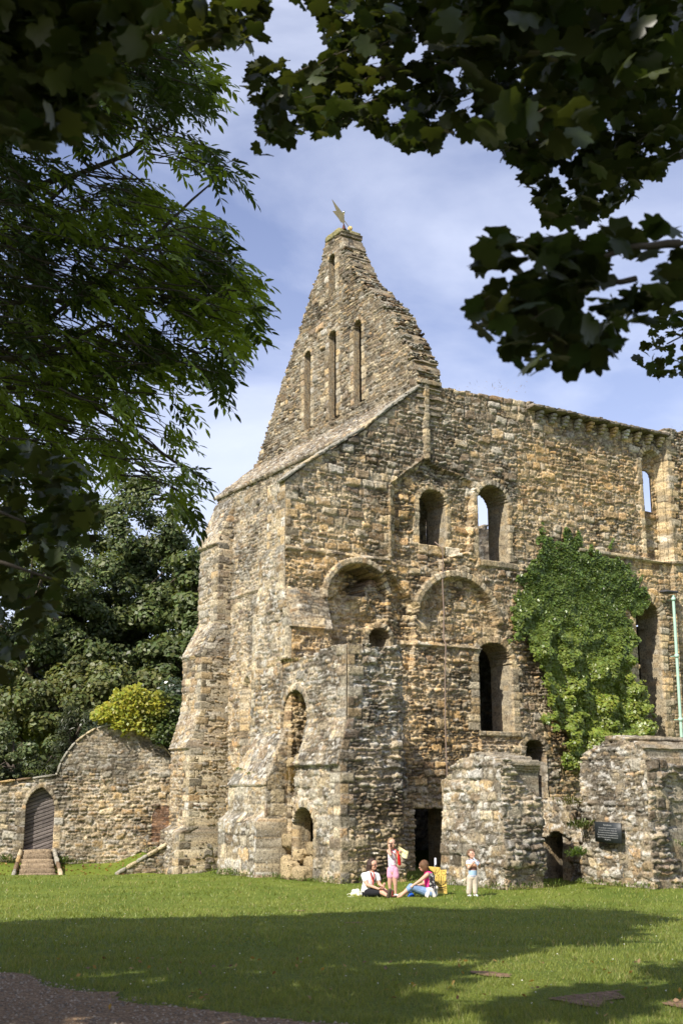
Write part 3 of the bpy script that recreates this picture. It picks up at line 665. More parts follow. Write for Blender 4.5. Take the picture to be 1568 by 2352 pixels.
# ------------------------------------------------------------------ ground
def gridmesh(name, x0, x1, y0, y1, nx, ny, zf, m, power=1):
    X, Y = np.meshgrid(np.linspace(x0, x1, nx), y0+(y1-y0)*np.linspace(0, 1, ny)**power)
    P = np.stack([X, Y, zf(X, Y)], -1).reshape(-1, 3); idx = np.arange(nx*ny).reshape(ny, nx)
    q = np.stack([idx[:-1, :-1], idx[:-1, 1:], idx[1:, 1:], idx[1:, :-1]], -1).reshape(-1, 4)
    return mesh_np(name, P, q, m, None, None, True)
m = bpy.data.materials.new('grass'); m.use_nodes = True; t = m.node_tree; b = t.nodes['Principled BSDF']; MAT['grass'] = m
tx = N(t, 'ShaderNodeTexCoord'); n1 = N(t, 'ShaderNodeTexNoise'); n1.inputs['Scale'].default_value = .5; n1.inputs['Detail'].default_value = 8; n1.inputs['Roughness'].default_value = .7
n2 = N(t, 'ShaderNodeTexNoise'); n2.inputs['Scale'].default_value = 22; n2.inputs['Detail'].default_value = 6; n2.inputs['Roughness'].default_value = .8
c1 = N(t, 'ShaderNodeValToRGB'); c1.color_ramp.elements[0].color = (.10, .155, .02, 1); c1.color_ramp.elements[1].color = (.21, .25, .04, 1); c1.color_ramp.elements[0].position = .35; c1.color_ramp.elements[1].position = .7
c2 = N(t, 'ShaderNodeMapRange'); c2.inputs[1].default_value = .3; c2.inputs[2].default_value = .7; c2.inputs[3].default_value = .45; c2.inputs[4].default_value = 1.5
mm = N(t, 'ShaderNodeMix', data_type='RGBA', blend_type='MULTIPLY'); mm.inputs[0].default_value = 1
bp = N(t, 'ShaderNodeBump'); bp.inputs['Strength'].default_value = .9; bp.inputs['Distance'].default_value = .05
for a, bb in ((tx.outputs['Object'], n1.inputs['Vector']), (tx.outputs['Object'], n2.inputs['Vector']), (n1.outputs[0], c1.inputs[0]), (n2.outputs[0], c2.inputs[0]), (c1.outputs[0], mm.inputs['A']), (c2.outputs[0], mm.inputs['B']), (mm.outputs['Result'], b.inputs['Base Color']), (n2.outputs[0], bp.inputs['Height']), (bp.outputs[0], b.inputs['Normal'])): t.links.new(a, bb)
b.inputs['Roughness'].default_value = .8; b.inputs['Specular IOR Level'].default_value = .15
GK = 1.07; G0 = np.array([-10.2, 44.])*GK; gd = np.array([math.cos(R(15)), math.sin(R(15))]); gn = np.array([math.sin(R(15)), -math.cos(R(15))])
def lawnz(X, Y):
    z = gh(X, Y)
    a = ((X-G0[0])*gd[0]+(Y-G0[1])*gd[1])/GK; dist = (X-G0[0])*gn[0]+(Y-G0[1])*gn[1]       # distance in front of the garden wall
    base = 2.3+(np.interp(a, [-4, 0, 2, 3.0, 4.6, 6], [.05, -.12, -.12, .25, .9, 1.2])-2.3)*GK
    bank = ss((2.2-dist)/2.2)
    z = z+(base-z)*bank*ss((4.0-a)/.8)
    z = z+.02*(fb(X*.7, Y*.7, 4)-.5)
    far = ss((Y-60)/60); return z*(1-far)
lawn = gridmesh('lawn', -60, 60, 1, 70, 240, 190, lawnz, MAT['grass'], 1.3); struct(lawn)
fieldo = gridmesh('field', -900, 900, -300, 1500, 40, 40, lambda X, Y: X*0-.75, MAT['grass']); struct(fieldo)

# ------------------------------------------------------------------ path, soil
def sheet(name, poly, dz, m, step=.05, wob=.25, kind='structure'):
    poly = np.array(poly); x0, y0 = poly.min(0)-.4; x1, y1 = poly.max(0)+.4
    X, Y = np.meshgrid(np.arange(x0, x1, step), np.arange(y0, y1, step)); nx = X.shape[1]; ny = X.shape[0]
    wx = wob*(fb(X*1.7, Y*1.7, 2, 4)-.5)*2; wy = wob*(fb(X*1.7, Y*1.7, 8, 4)-.5)*2
    K = inpoly(X+wx, Y+wy, poly); P = np.stack([X, Y, lawnz(X, Y)+dz], -1).reshape(-1, 3); idx = np.arange(nx*ny).reshape(ny, nx)
    q = np.stack([idx[:-1, :-1], idx[:-1, 1:], idx[1:, 1:], idx[1:, :-1]], -1)[K[:-1, :-1] & K[1:, 1:] & K[1:, :-1] & K[:-1, 1:]]
    o = mesh_np(name, P, q, m, None, None, True); o['kind'] = kind; return o
def noisy(name, ca, cb, sc1, bump, dist, rough=.9):
    m = bpy.data.materials.new(name); m.use_nodes = True; t = m.node_tree; b = t.nodes['Principled BSDF']; MAT[name] = m
    tx = N(t, 'ShaderNodeTexCoord'); n = N(t, 'ShaderNodeTexNoise'); n.inputs['Scale'].default_value = sc1; n.inputs['Detail'].default_value = 8; n.inputs['Roughness'].default_value = .8
    v = N(t, 'ShaderNodeTexVoronoi'); v.inputs['Scale'].default_value = sc1*1.6
    c = N(t, 'ShaderNodeValToRGB'); c.color_ramp.elements[0].color = (*ca, 1); c.color_ramp.elements[1].color = (*cb, 1); c.color_ramp.elements[0].position = .38; c.color_ramp.elements[1].position = .66
    mx_ = N(t, 'ShaderNodeMix', data_type='RGBA', blend_type='MULTIPLY'); mx_.inputs[0].default_value = .45
    bp = N(t, 'ShaderNodeBump'); bp.inputs['Strength'].default_value = bump; bp.inputs['Distance'].default_value = dist
    l = t.links.new; l(tx.outputs['Object'], n.inputs['Vector']); l(tx.outputs['Object'], v.inputs['Vector']); l(n.outputs[0], c.inputs[0]); l(c.outputs[0], mx_.inputs['A']); vr = N(t, 'ShaderNodeSeparateColor'); l(v.outputs['Color'], vr.inputs[0]); l(vr.outputs[0], mx_.inputs['B']); l(mx_.outputs['Result'], b.inputs['Base Color']); l(v.outputs['Distance'], bp.inputs['Height']); l(bp.outputs[0], b.inputs['Normal'])
    b.inputs['Roughness'].default_value = rough; b.inputs['Specular IOR Level'].default_value = .2
noisy('gravel', (.24, .15, .085), (.52, .36, .21), 26, .9, .03); noisy('soil', (.17, .105, .06), (.38, .245, .15), 12, .8, .04)
PATHP = [(-12, 12.6), (-5, 12.2), (-3.2, 11.75), (-2.16, 10.65), (-1.21, 9.7), (-.71, 9.25), (.05, 9.0), (1.2, 7.5), (2, 4), (-12, 4)]
sheet('gravel_path', PATHP, .012, MAT['gravel'])
SOIL = [[(1.65, 10.3), (1.8, 9.85), (2.1, 9.8), (2.3, 10.2), (2.2, 10.6), (1.9, 10.5)], [(1.25, 11.9), (1.2, 11.6), (1.55, 11.4), (1.75, 11.7)], [(2.5, 10.0), (2.6, 9.7), (3.1, 9.9), (3.4, 10.4), (2.9, 10.3)], [(-.1, 20.2), (.15, 20.0), (.4, 20.1), (.2, 20.4)], [(-1.2, 24.4), (-1.0, 24.2), (-.7, 24.35), (-.9, 24.6)]]
for q in SOIL: sheet('bare_soil', q, .012, MAT['soil'], .03, .34)
# ------------------------------------------------------------------ leaf machinery
def basis(n, r):
    n = n/np.linalg.norm(n, axis=1)[:, None]; t = r.normal(size=n.shape); t -= (t*n).sum(1)[:, None]*n; t /= np.linalg.norm(t, axis=1)[:, None]
    return n, t, np.cross(n, t)
def leaves(name, C, n, t, size, tmpl, faces, m, parent, col, smooth=False, curl=.0):
    "C centres (k,3); n normals, t tip direction; tmpl (p,3) local x across, y along, z up"
    k = len(C); b = np.cross(t, n); tm = np.asarray(tmpl, float); fc = np.asarray(faces)
    P = C[:, None]+size[:, None, None]*(tm[None, :, 0, None]*b[:, None]+tm[None, :, 1, None]*t[:, None]+tm[None, :, 2, None]*n[:, None])
    p = len(tm); F_ = (fc[None]+np.arange(k)[:, None, None]*p).reshape(-1, fc.shape[1])
    return mesh_np(name, P.reshape(-1, 3), F_, m, np.repeat(col, p, 0), parent, smooth)
QUAD = [(0, -.5, 0), (.32, -.05, .06), (0, .6, -.04), (-.32, -.05, .06)]; QF = [[0, 1, 2, 3]]
LEAFLET = [(0, -.5, 0), (.14, -.15, .03), (.12, .2, .03), (0, .55, -.06), (-.12, .2, .03), (-.14, -.15, .03)]; LF = [[0, 1, 2, 3], [0, 3, 4, 5]]
_ml = []
for a, rr in ((-155, .28), (-128, .42), (-112, .40), (-95, .50), (-82, .47), (-66, .44), (-52, .48), (-42, .60), (-30, .54), (-18, .44), (-10, .56), (0, .64), (10, .56), (18, .44), (30, .54), (42, .60), (52, .48), (66, .44), (82, .47), (95, .50), (112, .40), (128, .42), (155, .28)):
    _ml.append((rr*math.sin(R(a)), rr*math.cos(R(a)), -.10*(abs(a)/150)**2-.22*max(0, rr-.4)))
MAPLE = [(0, 0, .03), (0, -.12, 0)]+_ml; MF = [[0, i, i+1] for i in range(2, len(MAPLE)-1)]+[[0, 1, 2], [0, len(MAPLE)-1, 1]]
def leafmat(name, trans=.3, rough=.45, spec=.4):
    mat(name, attr=True, rough=rough, trans=trans, spec=spec)
leafmat('leaf'); leafmat('leaf_gloss', .15, .28, .6); leafmat('leaf_ivy', .2, .38, .5); leafmat('leaf_near', .35, .42, .45)
mat('bark', (.085, .07, .055), rough=.95, bump=.8, bscale=14, var=.3, vscale=6)
def lcol(k, base, r, v=.35, hue=.12):
    c = np.tile(np.array(base, float), (k, 1)); c *= r.uniform(1-v, 1+v, (k, 1)); c[:, 0] *= 1+r.uniform(-hue, hue*2, k); return c
def tube(ac, pts, rad, seg=7, col=(.08, .07, .055)):
    pts = np.array(pts, float); rad = np.array(rad)*np.ones(len(pts)); T = np.gradient(pts, axis=0); T /= np.linalg.norm(T, axis=1)[:, None]
    up = np.array([.3, .2, 1.]); V = []
    for p_, t_, r_ in zip(pts, T, rad):
        b = np.cross(t_, up); b = b/(np.linalg.norm(b)+1e-9); c = np.cross(b, t_)
        V.append([p_+r_*(math.cos(a)*b+math.sin(a)*c) for a in np.linspace(0, 2*math.pi, seg, endpoint=False)])
    V = np.array(V).reshape(-1, 3); Fq = []
    for i in range(len(pts)-1):
        for j in range(seg): Fq.append([i*seg+j, i*seg+(j+1) % seg, (i+1)*seg+(j+1) % seg, (i+1)*seg+j])
    ac.add(V, Fq, col)
def wig(p0, p1, r, n=6, amp=.08, sag=0):
    p0 = np.array(p0, float); p1 = np.array(p1, float); L = np.linalg.norm(p1-p0); t = np.linspace(0, 1, n)[:, None]
    d = np.cumsum(r.normal(0, amp*L/n, (n, 3)), 0); d -= d[-1]*t; d[0] = 0
    P = p0+(p1-p0)*t+d; P[:, 2] += sag*L*(t[:, 0]*(1-t[:, 0]))*4*.25; return P
def tree(name, label, base, h, crown, leafsize, nleaf, col, seed, m='leaf', group=None, clump=(1.0, .6), K=70, trunk_r=.35, cat='tree', shellb=.55, stretch=1.):
    "crown: list of ellipsoids (dx,dy,z, rx,ry,rz)"
    r = np.random.default_rng(seed); base = np.array(base, float); th = empty(name, label, cat, tuple(base), group)
    ac = Acc(); tp = [base+np.array([0, 0, -.3]), base+np.array([.1, 0, h*.2]), base+np.array([r.normal(0, .3), r.normal(0, .3), h*.5]), base+np.array([r.normal(0, .5), 0, h*.85])]
    tube(ac, tp, [trunk_r*1.25, trunk_r, trunk_r*.6, trunk_r*.15], 10)
    cs = []; vol = np.array([c[3]*c[4]*c[5] for c in crown])**(2/3); vol = vol/vol.sum()
    for c, f in zip(crown, vol):
        k = max(4, int(K*f)); d = r.normal(size=(k, 3)); d /= np.linalg.norm(d, axis=1)[:, None]; rr = r.uniform(shellb, 1, k)[:, None]
        cs.append(base+np.array([c[0], c[1], c[2]])+d*rr*np.array([c[3], c[4], c[5]]))
    cs = np.concatenate(cs)
    for c in cs[r.permutation(len(cs))[:min(len(cs), 26)]]:
        s0 = tp[1]+(tp[3]-tp[1])*r.uniform(.1, .8); tube(ac, wig(s0, c, r, 6, .12, .4), np.linspace(trunk_r*.3, trunk_r*.05, 6), 5)
    setup(ac.build('trunk', MAT['bark'], th, True))
    per = max(5, nleaf//len(cs)); sz = r.uniform(.55, 1.25, len(cs))*clump[0]
    cc = np.repeat(cs, per, 0); off = r.normal(size=cc.shape); off /= np.linalg.norm(off, axis=1)[:, None]; off *= (r.random(len(cc))**.45)[:, None]
    off = off*np.repeat(sz, per)[:, None]*np.array([1, 1, clump[1]])
    P = cc+off; n = off/np.linalg.norm(off, axis=1)[:, None]*.85+np.array([-.1, -.3, .6])+r.normal(0, .45, P.shape)
    n, t, b = basis(n, r); t = t+np.array([0, 0, -.5]); t -= (t*n).sum(1)[:, None]*n; t /= np.linalg.norm(t, axis=1)[:, None]
    ctint = np.repeat(r.uniform(.75, 1.25, len(cs)), per)[:, None]
    setup(leaves('crown', P, n, t, r.uniform(.6, 1.3, len(P))*leafsize, np.array(QUAD)*np.array([stretch, 1, 1]), QF, MAT[m], th, lcol(len(P), col, r)*ctint))
    return th
# background trees (behind the garden wall)
bgp = 'trees and shrubs beyond the garden wall'
def bx(px, D): return (px-784)/2700*(D*.972)
GR = (.085, .118, .036)
tree('sycamore_tree', 'tall sycamore with sky gaps in its crown, its top highest behind the garden wall', (bx(250, 62), 62, -.5), 19, [(.3, 0, 17.0, 3.2, 2.6, 3.1), (2.6, 0, 14.5, 2.4, 2.2, 2.2), (-1, 0, 12.5, 4.6, 3.5, 3.2), (1.8, 0, 11.2, 4.0, 3, 2.6), (-3.5, 0, 9.5, 3.8, 3, 2.6), (1.2, .5, 8.4, 3.6, 3, 1.8)], .24, 90000, GR, 1, K=230, clump=(1.0, .8), group=bgp)
tree('sycamore_tree', 'narrower dark sycamore rising right beside the stepped buttress', (bx(445, 58), 58, -.5), 16, [(.2, 0, 12.6, 1.7, 1.6, 2.3), (-.3, 0, 9.6, 2.2, 2, 2.4), (.1, 0, 6.5, 2.0, 2, 2)], .30, 22000, (.085, .12, .036), 2, K=100, clump=(.9, .55), group=bgp)
tree('sycamore_tree', 'broad sycamore half hidden behind the ash leaves at the left edge', (bx(30, 58), 58, -.5), 17, [(0, 0, 12, 4.5, 3.5, 4), (1, 0, 8, 4.5, 3.5, 3)], .24, 45000, GR, 3, K=130, group=bgp)
tree('lime_tree', 'lower yellowish-green spreading tree below the tall sycamore', (bx(140, 54), 54, -.5), 9.5, [(0, 0, 6.8, 3.2, 2.5, 1.9), (2.6, 0, 6.9, 2.6, 2, 1.5), (-2.6, 0, 6.6, 2.4, 2, 1.8)], .24, 26000, (.105, .128, .036), 4, K=80, clump=(.8, .75), group=bgp)
tree('yew_tree', 'dark feathery yew standing behind the arched door', (bx(165, 49), 49, -.4), 7, [(0, 0, 2.6, 1.7, 1.3, 2.2), (.2, 0, 4.6, 1.2, 1, 1.6), (-1.4, 0, 2.2, 1.3, 1.2, 2.0), (1.6, 0, 2.2, 1.3, 1.2, 1.8)], .20, 26000, (.040, .055, .020), 5, K=120, clump=(.5, 1.1), stretch=.35, group=bgp, trunk_r=.2)
tree('holly_tree', 'dense glossy dark holly above the yellow climber', (bx(330, 51), 51, -.4), 8, [(0, 0, 5.2, 2.7, 1.8, 1.9), (1.5, 0, 6.3, 1.8, 1.3, 1.2), (-1.6, 0, 4.2, 1.7, 1.4, 1.6), (.5, 0, 3.2, 2.8, 1.6, 1.9)], .13, 42000, (.038, .058, .027), 6, 'leaf_gloss', K=130, clump=(.6, .9), group=bgp, trunk_r=.2)
tree('laurel_bush', 'pale green bush at the left edge over the garden wall', (bx(30, 50), 50, -.4), 6, [(0, 0, 4.2, 2.6, 1.5, 1.5), (.5, 0, 2.6, 2.8, 1.5, 1.8)], .17, 20000, (.085, .115, .04), 7, K=80, clump=(.6, .7), group=bgp, trunk_r=.15, cat='bush')
tree('oak_tree', 'far dark oak filling the gap low behind the holly', (bx(380, 75), 75, -.5), 14, [(0, 0, 7, 6, 4, 4.5), (-6, 0, 7, 6, 4, 5), (-13, 0, 7.5, 6, 4, 5.5)], .4, 60000, (.055, .075, .028), 8, K=160, clump=(1.7, .8), group=bgp)

# ------------------------------------------------------------------ garden wall, door, steps
def G3(a, dist, z): q = G0+(a*gd+dist*gn)*GK; return np.array([q[0], q[1], 2.3+(z-2.3)*GK])
gd3 = np.array([*gd, 0]); gn3 = np.array([*gn, 0])
gw = empty('garden_wall', 'golden rubble garden wall with a rounded hump and a pointed doorway, left of the ruin', 'wall', tuple(G3(0, 0, 0)))
p = Patch(G3(0, 0, 0), gd3*GK, Z3*GK, -7, 4.15, -.6, 5.0, .035, 201, n=gn3, relief=.04, coarse=.3); A, Z = p.A, p.Z
gtop = [(-7, 2.3), (-2.17, 2.72), (-1.04, 2.86), (-.2, 2.98), (-.14, 3.05), (-.04, 3.44), (.2, 3.86), (.45, 4.17), (.8, 4.46), (1.17, 4.69), (2.0, 4.88), (2.8, 4.7), (3.5, 4.2), (4.15, 3.5)]
p.W[:] = GREY*.5+PALE*.3+ROOFD*.2; p.mixW(ss((A-.1)/.6)*ss((3.0-Z)/.5)*.95, GOLD); p.rough = np.where((Z > 3.1), .35, np.where((A > .2) & (Z > .8), 1.3, 1)); p.lich[:] = .4
p.mixW((Z > 3.1)*.6, GREY)
p.keep &= Z < topline(A, gtop)
p.arch(-.70, .49, .41, 1.78, ring=.17, jamb=.3, label='door_surround', W=PALE*.6+GOLD*.4, pointed=.33)
bm_ = (p.sdarch(3.75, .42, .62, 1.5) < 0); k1 = np.floor(Z/.075); k2 = np.floor((A+(k1 % 2)*.11)/.22)
p.dressed(bm_, k1*91+k2, np.minimum(np.abs(Z/.075-np.round(Z/.075))*.075, .1)*1.6, PALE*.2+ROOFD*.8, rough=.2, base=-.04); p.tint = np.where(bm_[..., None], np.array((.72, .52, .46)), p.tint)
setup(p.build('wall_face', gw, T=.5))
ac = Acc(); r = np.random.default_rng(31)
for (a0, z0), (a1, z1) in zip(gtop[:-1], gtop[1:]):
    Lq = math.hypot(a1-a0, z1-z0); nn = max(1, int(Lq/.5)); t3 = (gd3*(a1-a0)+Z3*(z1-z0))/Lq; n3 = np.cross(t3, gn3); n3 *= np.sign(n3[2]+1e-6)
    for k in range(nn):
        q = (k+.5)/nn; c = G3(a0+(a1-a0)*q, -.22, z0+(z1-z0)*q)+n3*.02; vv, ff = rough_box(c, (t3, gn3, n3), (Lq/nn*1.01, .58, .09), 3, .006, int(abs(a0)*90)+k, .02); ac.add(vv, ff, scol(r, PALE))
setup(ac.build('coping', MAT['stone'], gw))
A, Z = np.meshgrid(np.linspace(-1.25, -.15, 70), np.linspace(.36, 2.56, 140))
q_ = (Z*math.cos(R(19))-A*math.sin(R(19)))/.125; disp = -.25+.012*(1-np.clip(np.abs(q_-np.round(q_))*-2+1, 0, 1))*0-.018*(np.abs(q_-np.round(q_)) < .09)+.01*(hsh(np.floor(q_+.5), q_*0, 4)-.5)
P = np.stack([G0[0]+(A*gd[0]+disp*gn[0])*GK, G0[1]+(A*gd[1]+disp*gn[1])*GK, 2.3+(Z-2.3)*GK], -1).reshape(-1, 3); idx = np.arange(A.size).reshape(A.shape)
qf = np.stack([idx[:-1, :-1], idx[:-1, 1:], idx[1:, 1:], idx[1:, :-1]], -1).reshape(-1, 4)
cc = np.array((.15, .13, .12))*(.6+.7*hsh(np.floor(q_+.5), q_*0, 9))[..., None]*(.75+.5*vn(A*30*.3, q_*9, 3))[..., None]*np.where(np.abs(q_-np.round(q_)) < .09, .25, 1)[..., None]
mat('planks', attr=True, rough=.8, var=.25, vscale=14, bump=.3, bscale=40, spec=.15)
setup(mesh_np('door', P, qf, MAT['planks'], cc.reshape(-1, 3), gw))
def steps(name, label, fn, n, mk):
    th = empty(name, label, 'steps', tuple(fn(0, 0)[0:3]) if False else tuple(mk))
    return th
s1 = empty('stone_steps', 'worn flight of stone steps splaying down from the pointed wooden door', 'steps', tuple(G3(-.7, 1.0, -.4)))
for k in range(6):
    ac = Acc(); wdt = 1.0+.07*k; vv, ff = rough_box(G3(-.70, .14+.3*k, .40-.145*k-.2), (gd3, gn3, Z3), (wdt, .34, .4), 6, .01, 300+k, .03); ac.add(vv, ff, np.array((.30, .23, .15))*r.uniform(.8, 1.15))
    setup(ac.build('step', MAT['stone'], s1))
for sg in (-1, 1):
    ac = Acc(); p0 = G3(-.70+sg*.58, .0, .38); p1 = G3(-.70+sg*.80, 2.0, -.40); d = (p1-p0); Lq = np.linalg.norm(d); t3 = d/Lq; n3 = np.cross(gd3, t3); n3 *= np.sign(n3[2])
    for k in range(4):
        vv, ff = rough_box(p0+d*(k+.5)/4-n3*.06, (gd3, t3, n3), (.16, Lq/4*1.0, .22), 3, .01, 320+k+sg, .03); ac.add(vv, ff, scol(r, PALE*.5+ROOFD*.5))
    setup(ac.build('kerb', MAT['stone'], s1))
s2_ = empty('stone_steps', 'flight of steps with a sloping parapet climbing right towards the stepped buttress', 'steps', tuple(G3(3.2, 1.5, -.4)))
for k in range(7):
    ac = Acc(); vv, ff = rough_box(G3(2.75+.24*k, 1.15, -.42+.13*k-.1), (gd3, gn3, Z3), (.28, .9, .34), 5, .008, 340+k, .02); ac.add(vv, ff, np.array((.34, .24, .14))*r.uniform(.85, 1.15)); setup(ac.build('step', MAT['stone'], s2_))
ac = Acc(); p0 = G3(1.95, 1.62, -.42); p1 = G3(3.75, 1.62, .62); d = p1-p0; Lq = np.linalg.norm(d); t3 = d/Lq; n3 = np.cross(t3, gn3); n3 *= np.sign(n3[2])
for k in range(5):
    vv, ff = rough_box(p0+d*(k+.5)/5+n3*.0, (t3, gn3, n3), (Lq/5, .22, .14), 4, .008, 360+k, .03); ac.add(vv, ff, scol(r, PALE))
setup(ac.build('parapet_coping', MAT['stone'], s2_))
p = Patch(G3(0, 1.66, 0), gd3*GK, Z3*GK, 1.95, 3.8, -.7, .7, .036, 231, n=gn3, relief=.02, coarse=.8); p.W[:] = GREY*.4+GOLD*.6; p.keep &= p.Z < -.44+(p.A-1.98)*.578
setup(p.build('parapet', s2_, T=.16))
# ------------------------------------------------------------------ climbers
def plant_leaves(name, P, n, size, col, m, label, cat, r, tmpl=QUAD, faces=QF, spread=.45, droop=.7, group=None, kind=None):
    n = n+r.normal(0, spread, P.shape); n, t, b = basis(n, r); t = t*.6+np.array([0, 0, -droop]); t -= (t*n).sum(1)[:, None]*n; t /= np.linalg.norm(t, axis=1)[:, None]
    o = leaves(name, P, n, t, size, tmpl, faces, MAT[m], None, col); return tag(o, label, cat, group, kind)
r = np.random.default_rng(77)
IV = [(10.4, 11.6), (10.55, 11), (11.5, 11.3), (12.1, 11.6), (12.5, 11), (13.3, 11), (14.5, 11), (15.2, 10.5), (15.5, 9.7), (15.5, 9.2), (14.9, 8.7), (14.8, 8.2), (15.2, 7.8), (14.8, 7.3), (14.8, 6.3), (15.4, 5.6), (15.4, 4.8), (15, 4.3), (13.2, 3.7), (11.9, 3.2), (11.2, 2.9), (10.6, 3.9), (10.3, 4.6), (10, 5.4), (10.1, 6.5), (9.8, 7), (9.3, 7.6), (8.8, 7.6), (8.9, 8.2), (9.2, 9.5), (9.8, 10.3), (10.3, 10.8)]
n_ = 80000; v_ = r.uniform(8.4, 15.9, n_); z_ = r.uniform(2.6, 12, n_)
jv = v_+.25*(v_ > 13)+1.1*(fb(v_*1.8, z_*1.8, 1)-.5)+.6*(fb(v_*6, z_*6, 5)-.5); jz = z_+1.3*(fb(v_*1.8, z_*1.2, 2)-.5)+.6*(fb(v_*6, z_*4, 6)-.5)
k = inpoly(jv, jz, IV); v_, z_ = v_[k], z_[k]
bul = (.12+.75*ss((8.8-z_)/3))*np.clip(2.6*fb(v_*1.3, z_*1.5, 9)-.7, .15, 1.6)+.04
dep = bul*(.45+.55*r.random(len(v_))**.5)
gx = fb(v_*1.3+.1, z_*1.5, 9)-fb(v_*1.3-.1, z_*1.5, 9); gz = fb(v_*1.3, z_*1.5+.1, 9)-fb(v_*1.3, z_*1.5-.1, 9)
P = np.array([W3(0, 0, 0)])+v_[:, None]*V3-dep[:, None]*U3+z_[:, None]*Z3
nn = -U3*1.0+Z3*.55-V3*(gx*5*ss((8.5-z_)/3))[:, None]-Z3*(gz*5*ss((8.5-z_)/3))[:, None]
mixy = np.clip(.12+ss((10.5-z_)/5.5)*(.15+1.0*fb(v_*1.1, z_*1.1, 12)), 0, 1)[:, None]
ic = lcol(len(v_), (.085, .14, .030), r, .4)*(1-mixy)+lcol(len(v_), (.19, .25, .036), r, .35)*mixy
plant_leaves('ivy', P, nn, r.uniform(.065, .13, len(v_)), ic, 'leaf_ivy', 'thick green ivy spreading down the west wall beside the windows', 'ivy', r, np.array(QUAD)*np.array([1.7, 1, 1]), QF, .38)
n_ = 26000; a_ = r.uniform(.6, 4.9, n_); z_ = r.uniform(3.2, 6.6, n_); d_ = r.uniform(-1.0, .55, n_)
VP = [(.95, 5.0), (.9, 5.4), (1.3, 5.75), (2.0, 6.05), (2.8, 6.25), (3.6, 6.1), (4.5, 6.0), (4.8, 5.2), (4.6, 4.0), (4.2, 3.3), (3.95, 3.5), (3.9, 4.1), (3.2, 4.35), (2.6, 4.5), (2.2, 4.65), (1.6, 4.75)]
k = inpoly(a_+.5*(fb(a_*2, z_*2, 3)-.5)+.5*(fb(a_*6, z_*6, 13)-.5), z_+.9*(fb(a_*1.6, z_*1.6, 4)-.5)+.5*(fb(a_*6, z_*6, 14)-.5), VP) & (d_ < .2+.5*fb(a_*1.6, z_*1.6, 5)) & ((d_ > .0) | (z_ > 4.9)); a_, z_, d_ = a_[k], z_[k], d_[k]
P = G3(0, 0, 0)+(a_[:, None]*gd3+d_[:, None]*gn3+z_[:, None]*Z3)*GK
yel = (ss((3.9-a_+(fb(a_*2, z_*2, 8)-.5)*3.4)/1.3)*ss((z_-3.9)/.8))[:, None]
vc = lcol(len(a_), (.055, .085, .020), r, .35)*(1-yel)+lcol(len(a_), (.27, .30, .035), r, .3, .15)*yel
plant_leaves('climber', P, gn3*.8+Z3*.7+np.zeros(P.shape), r.uniform(.09, .17, len(a_)), vc, 'leaf', 'yellow-green climber heaped over the hump of the garden wall', 'climbing plant', r, np.array(QUAD)*np.array([1.3, 1, 1]), QF, .5)

# ------------------------------------------------------------------ trees near the camera
def sample_poly(poly, n, r):
    poly = np.array(poly, float); x0, y0 = poly.min(0); x1, y1 = poly.max(0); out = []
    while sum(len(o) for o in out) < n:
        x = r.uniform(x0, x1, n*2); y = r.uniform(y0, y1, n*2); k = inpoly(x, y, poly); out.append(np.stack([x[k], y[k]], 1))
    return np.concatenate(out)[:n]
def AT(xy, D): return np.array([at(x, y, d) for (x, y), d in zip(xy, D)])
def near_leaves(xy, D, r, size, lean=(0, 0, 0)):
    P = AT(xy, D); n = np.array([0, 0, 1.])+np.array(lean)+r.normal(0, .62, P.shape); n, t, b = basis(n, r)
    t = t*.8+np.array([0, 0, -.75]); t -= (t*n).sum(1)[:, None]*n; t /= np.linalg.norm(t, axis=1)[:, None]; return P, n, t, size
cb = '' ; NEARC = (.030, .044, .012)
r = np.random.default_rng(91)
maple = empty('sycamore_tree', 'near sycamore whose dark lobed leaves hang across the upper right of the view', 'tree', (5.2, 4.5, .5), group='trees overhanging the viewer')
MAIN = [(670, -60), (690, 20), (760, 75), (742, 130), (700, 160), (600, 135), (562, 190), (585, 225), (600, 280), (590, 345), (645, 375), (668, 300), (740, 312), (800, 300), (860, 288), (905, 328), (1000, 352), (1020, 300), (1090, 300), (1135, 345), (1190, 370), (1215, 445), (1255, 500), (1330, 520), (1405, 480), (1480, 420), (1590, 340), (1590, -60)]
def holes(xy, s, thr, seed):
    f = fb(xy[:, 0]/s, xy[:, 1]/s, seed, 3); return xy[f > thr]
xy = holes(sample_poly(MAIN, 5200, r), 30, .43, 4); D = 6.4+r.normal(0, .4, len(xy))
q1 = near_leaves(xy, D, r, r.uniform(.058, .098, len(xy)))
T2 = [(1000, -80), (1010, 90), (1110, 200), (1090, 300), (1180, 330), (1290, 330), (1360, 300), (1420, 200), (1590, 180), (1590, -80)]
xy = holes(sample_poly(T2, 420, r), 60, .40, 8); q2 = near_leaves(xy, 5.0+r.normal(0, .25, len(xy)), r, r.uniform(.09, .14, len(xy)))
CL2 = [(1085, 650), (1110, 575), (1140, 500), (1185, 490), (1235, 530), (1345, 545), (1430, 525), (1590, 515), (1590, 660), (1500, 720), (1440, 740), (1420, 770), (1395, 820), (1300, 862), (1185, 840), (1140, 790), (1090, 760)]
xy = holes(sample_poly(CL2, 420, r), 45, .42, 9); q3 = near_leaves(xy, 4.3+r.normal(0, .18, len(xy)), r, r.uniform(.07, .108, len(xy)))
xy = sample_poly([(1455, 830), (1480, 780), (1520, 700), (1590, 720), (1590, 870), (1500, 860)], 90, r); q4 = near_leaves(xy, 8.5+r.normal(0, .2, len(xy)), r, r.uniform(.06, .09, len(xy)))
P, n, t, sz = [np.concatenate(x) for x in zip(q1, q2, q3, q4)]; MP = P
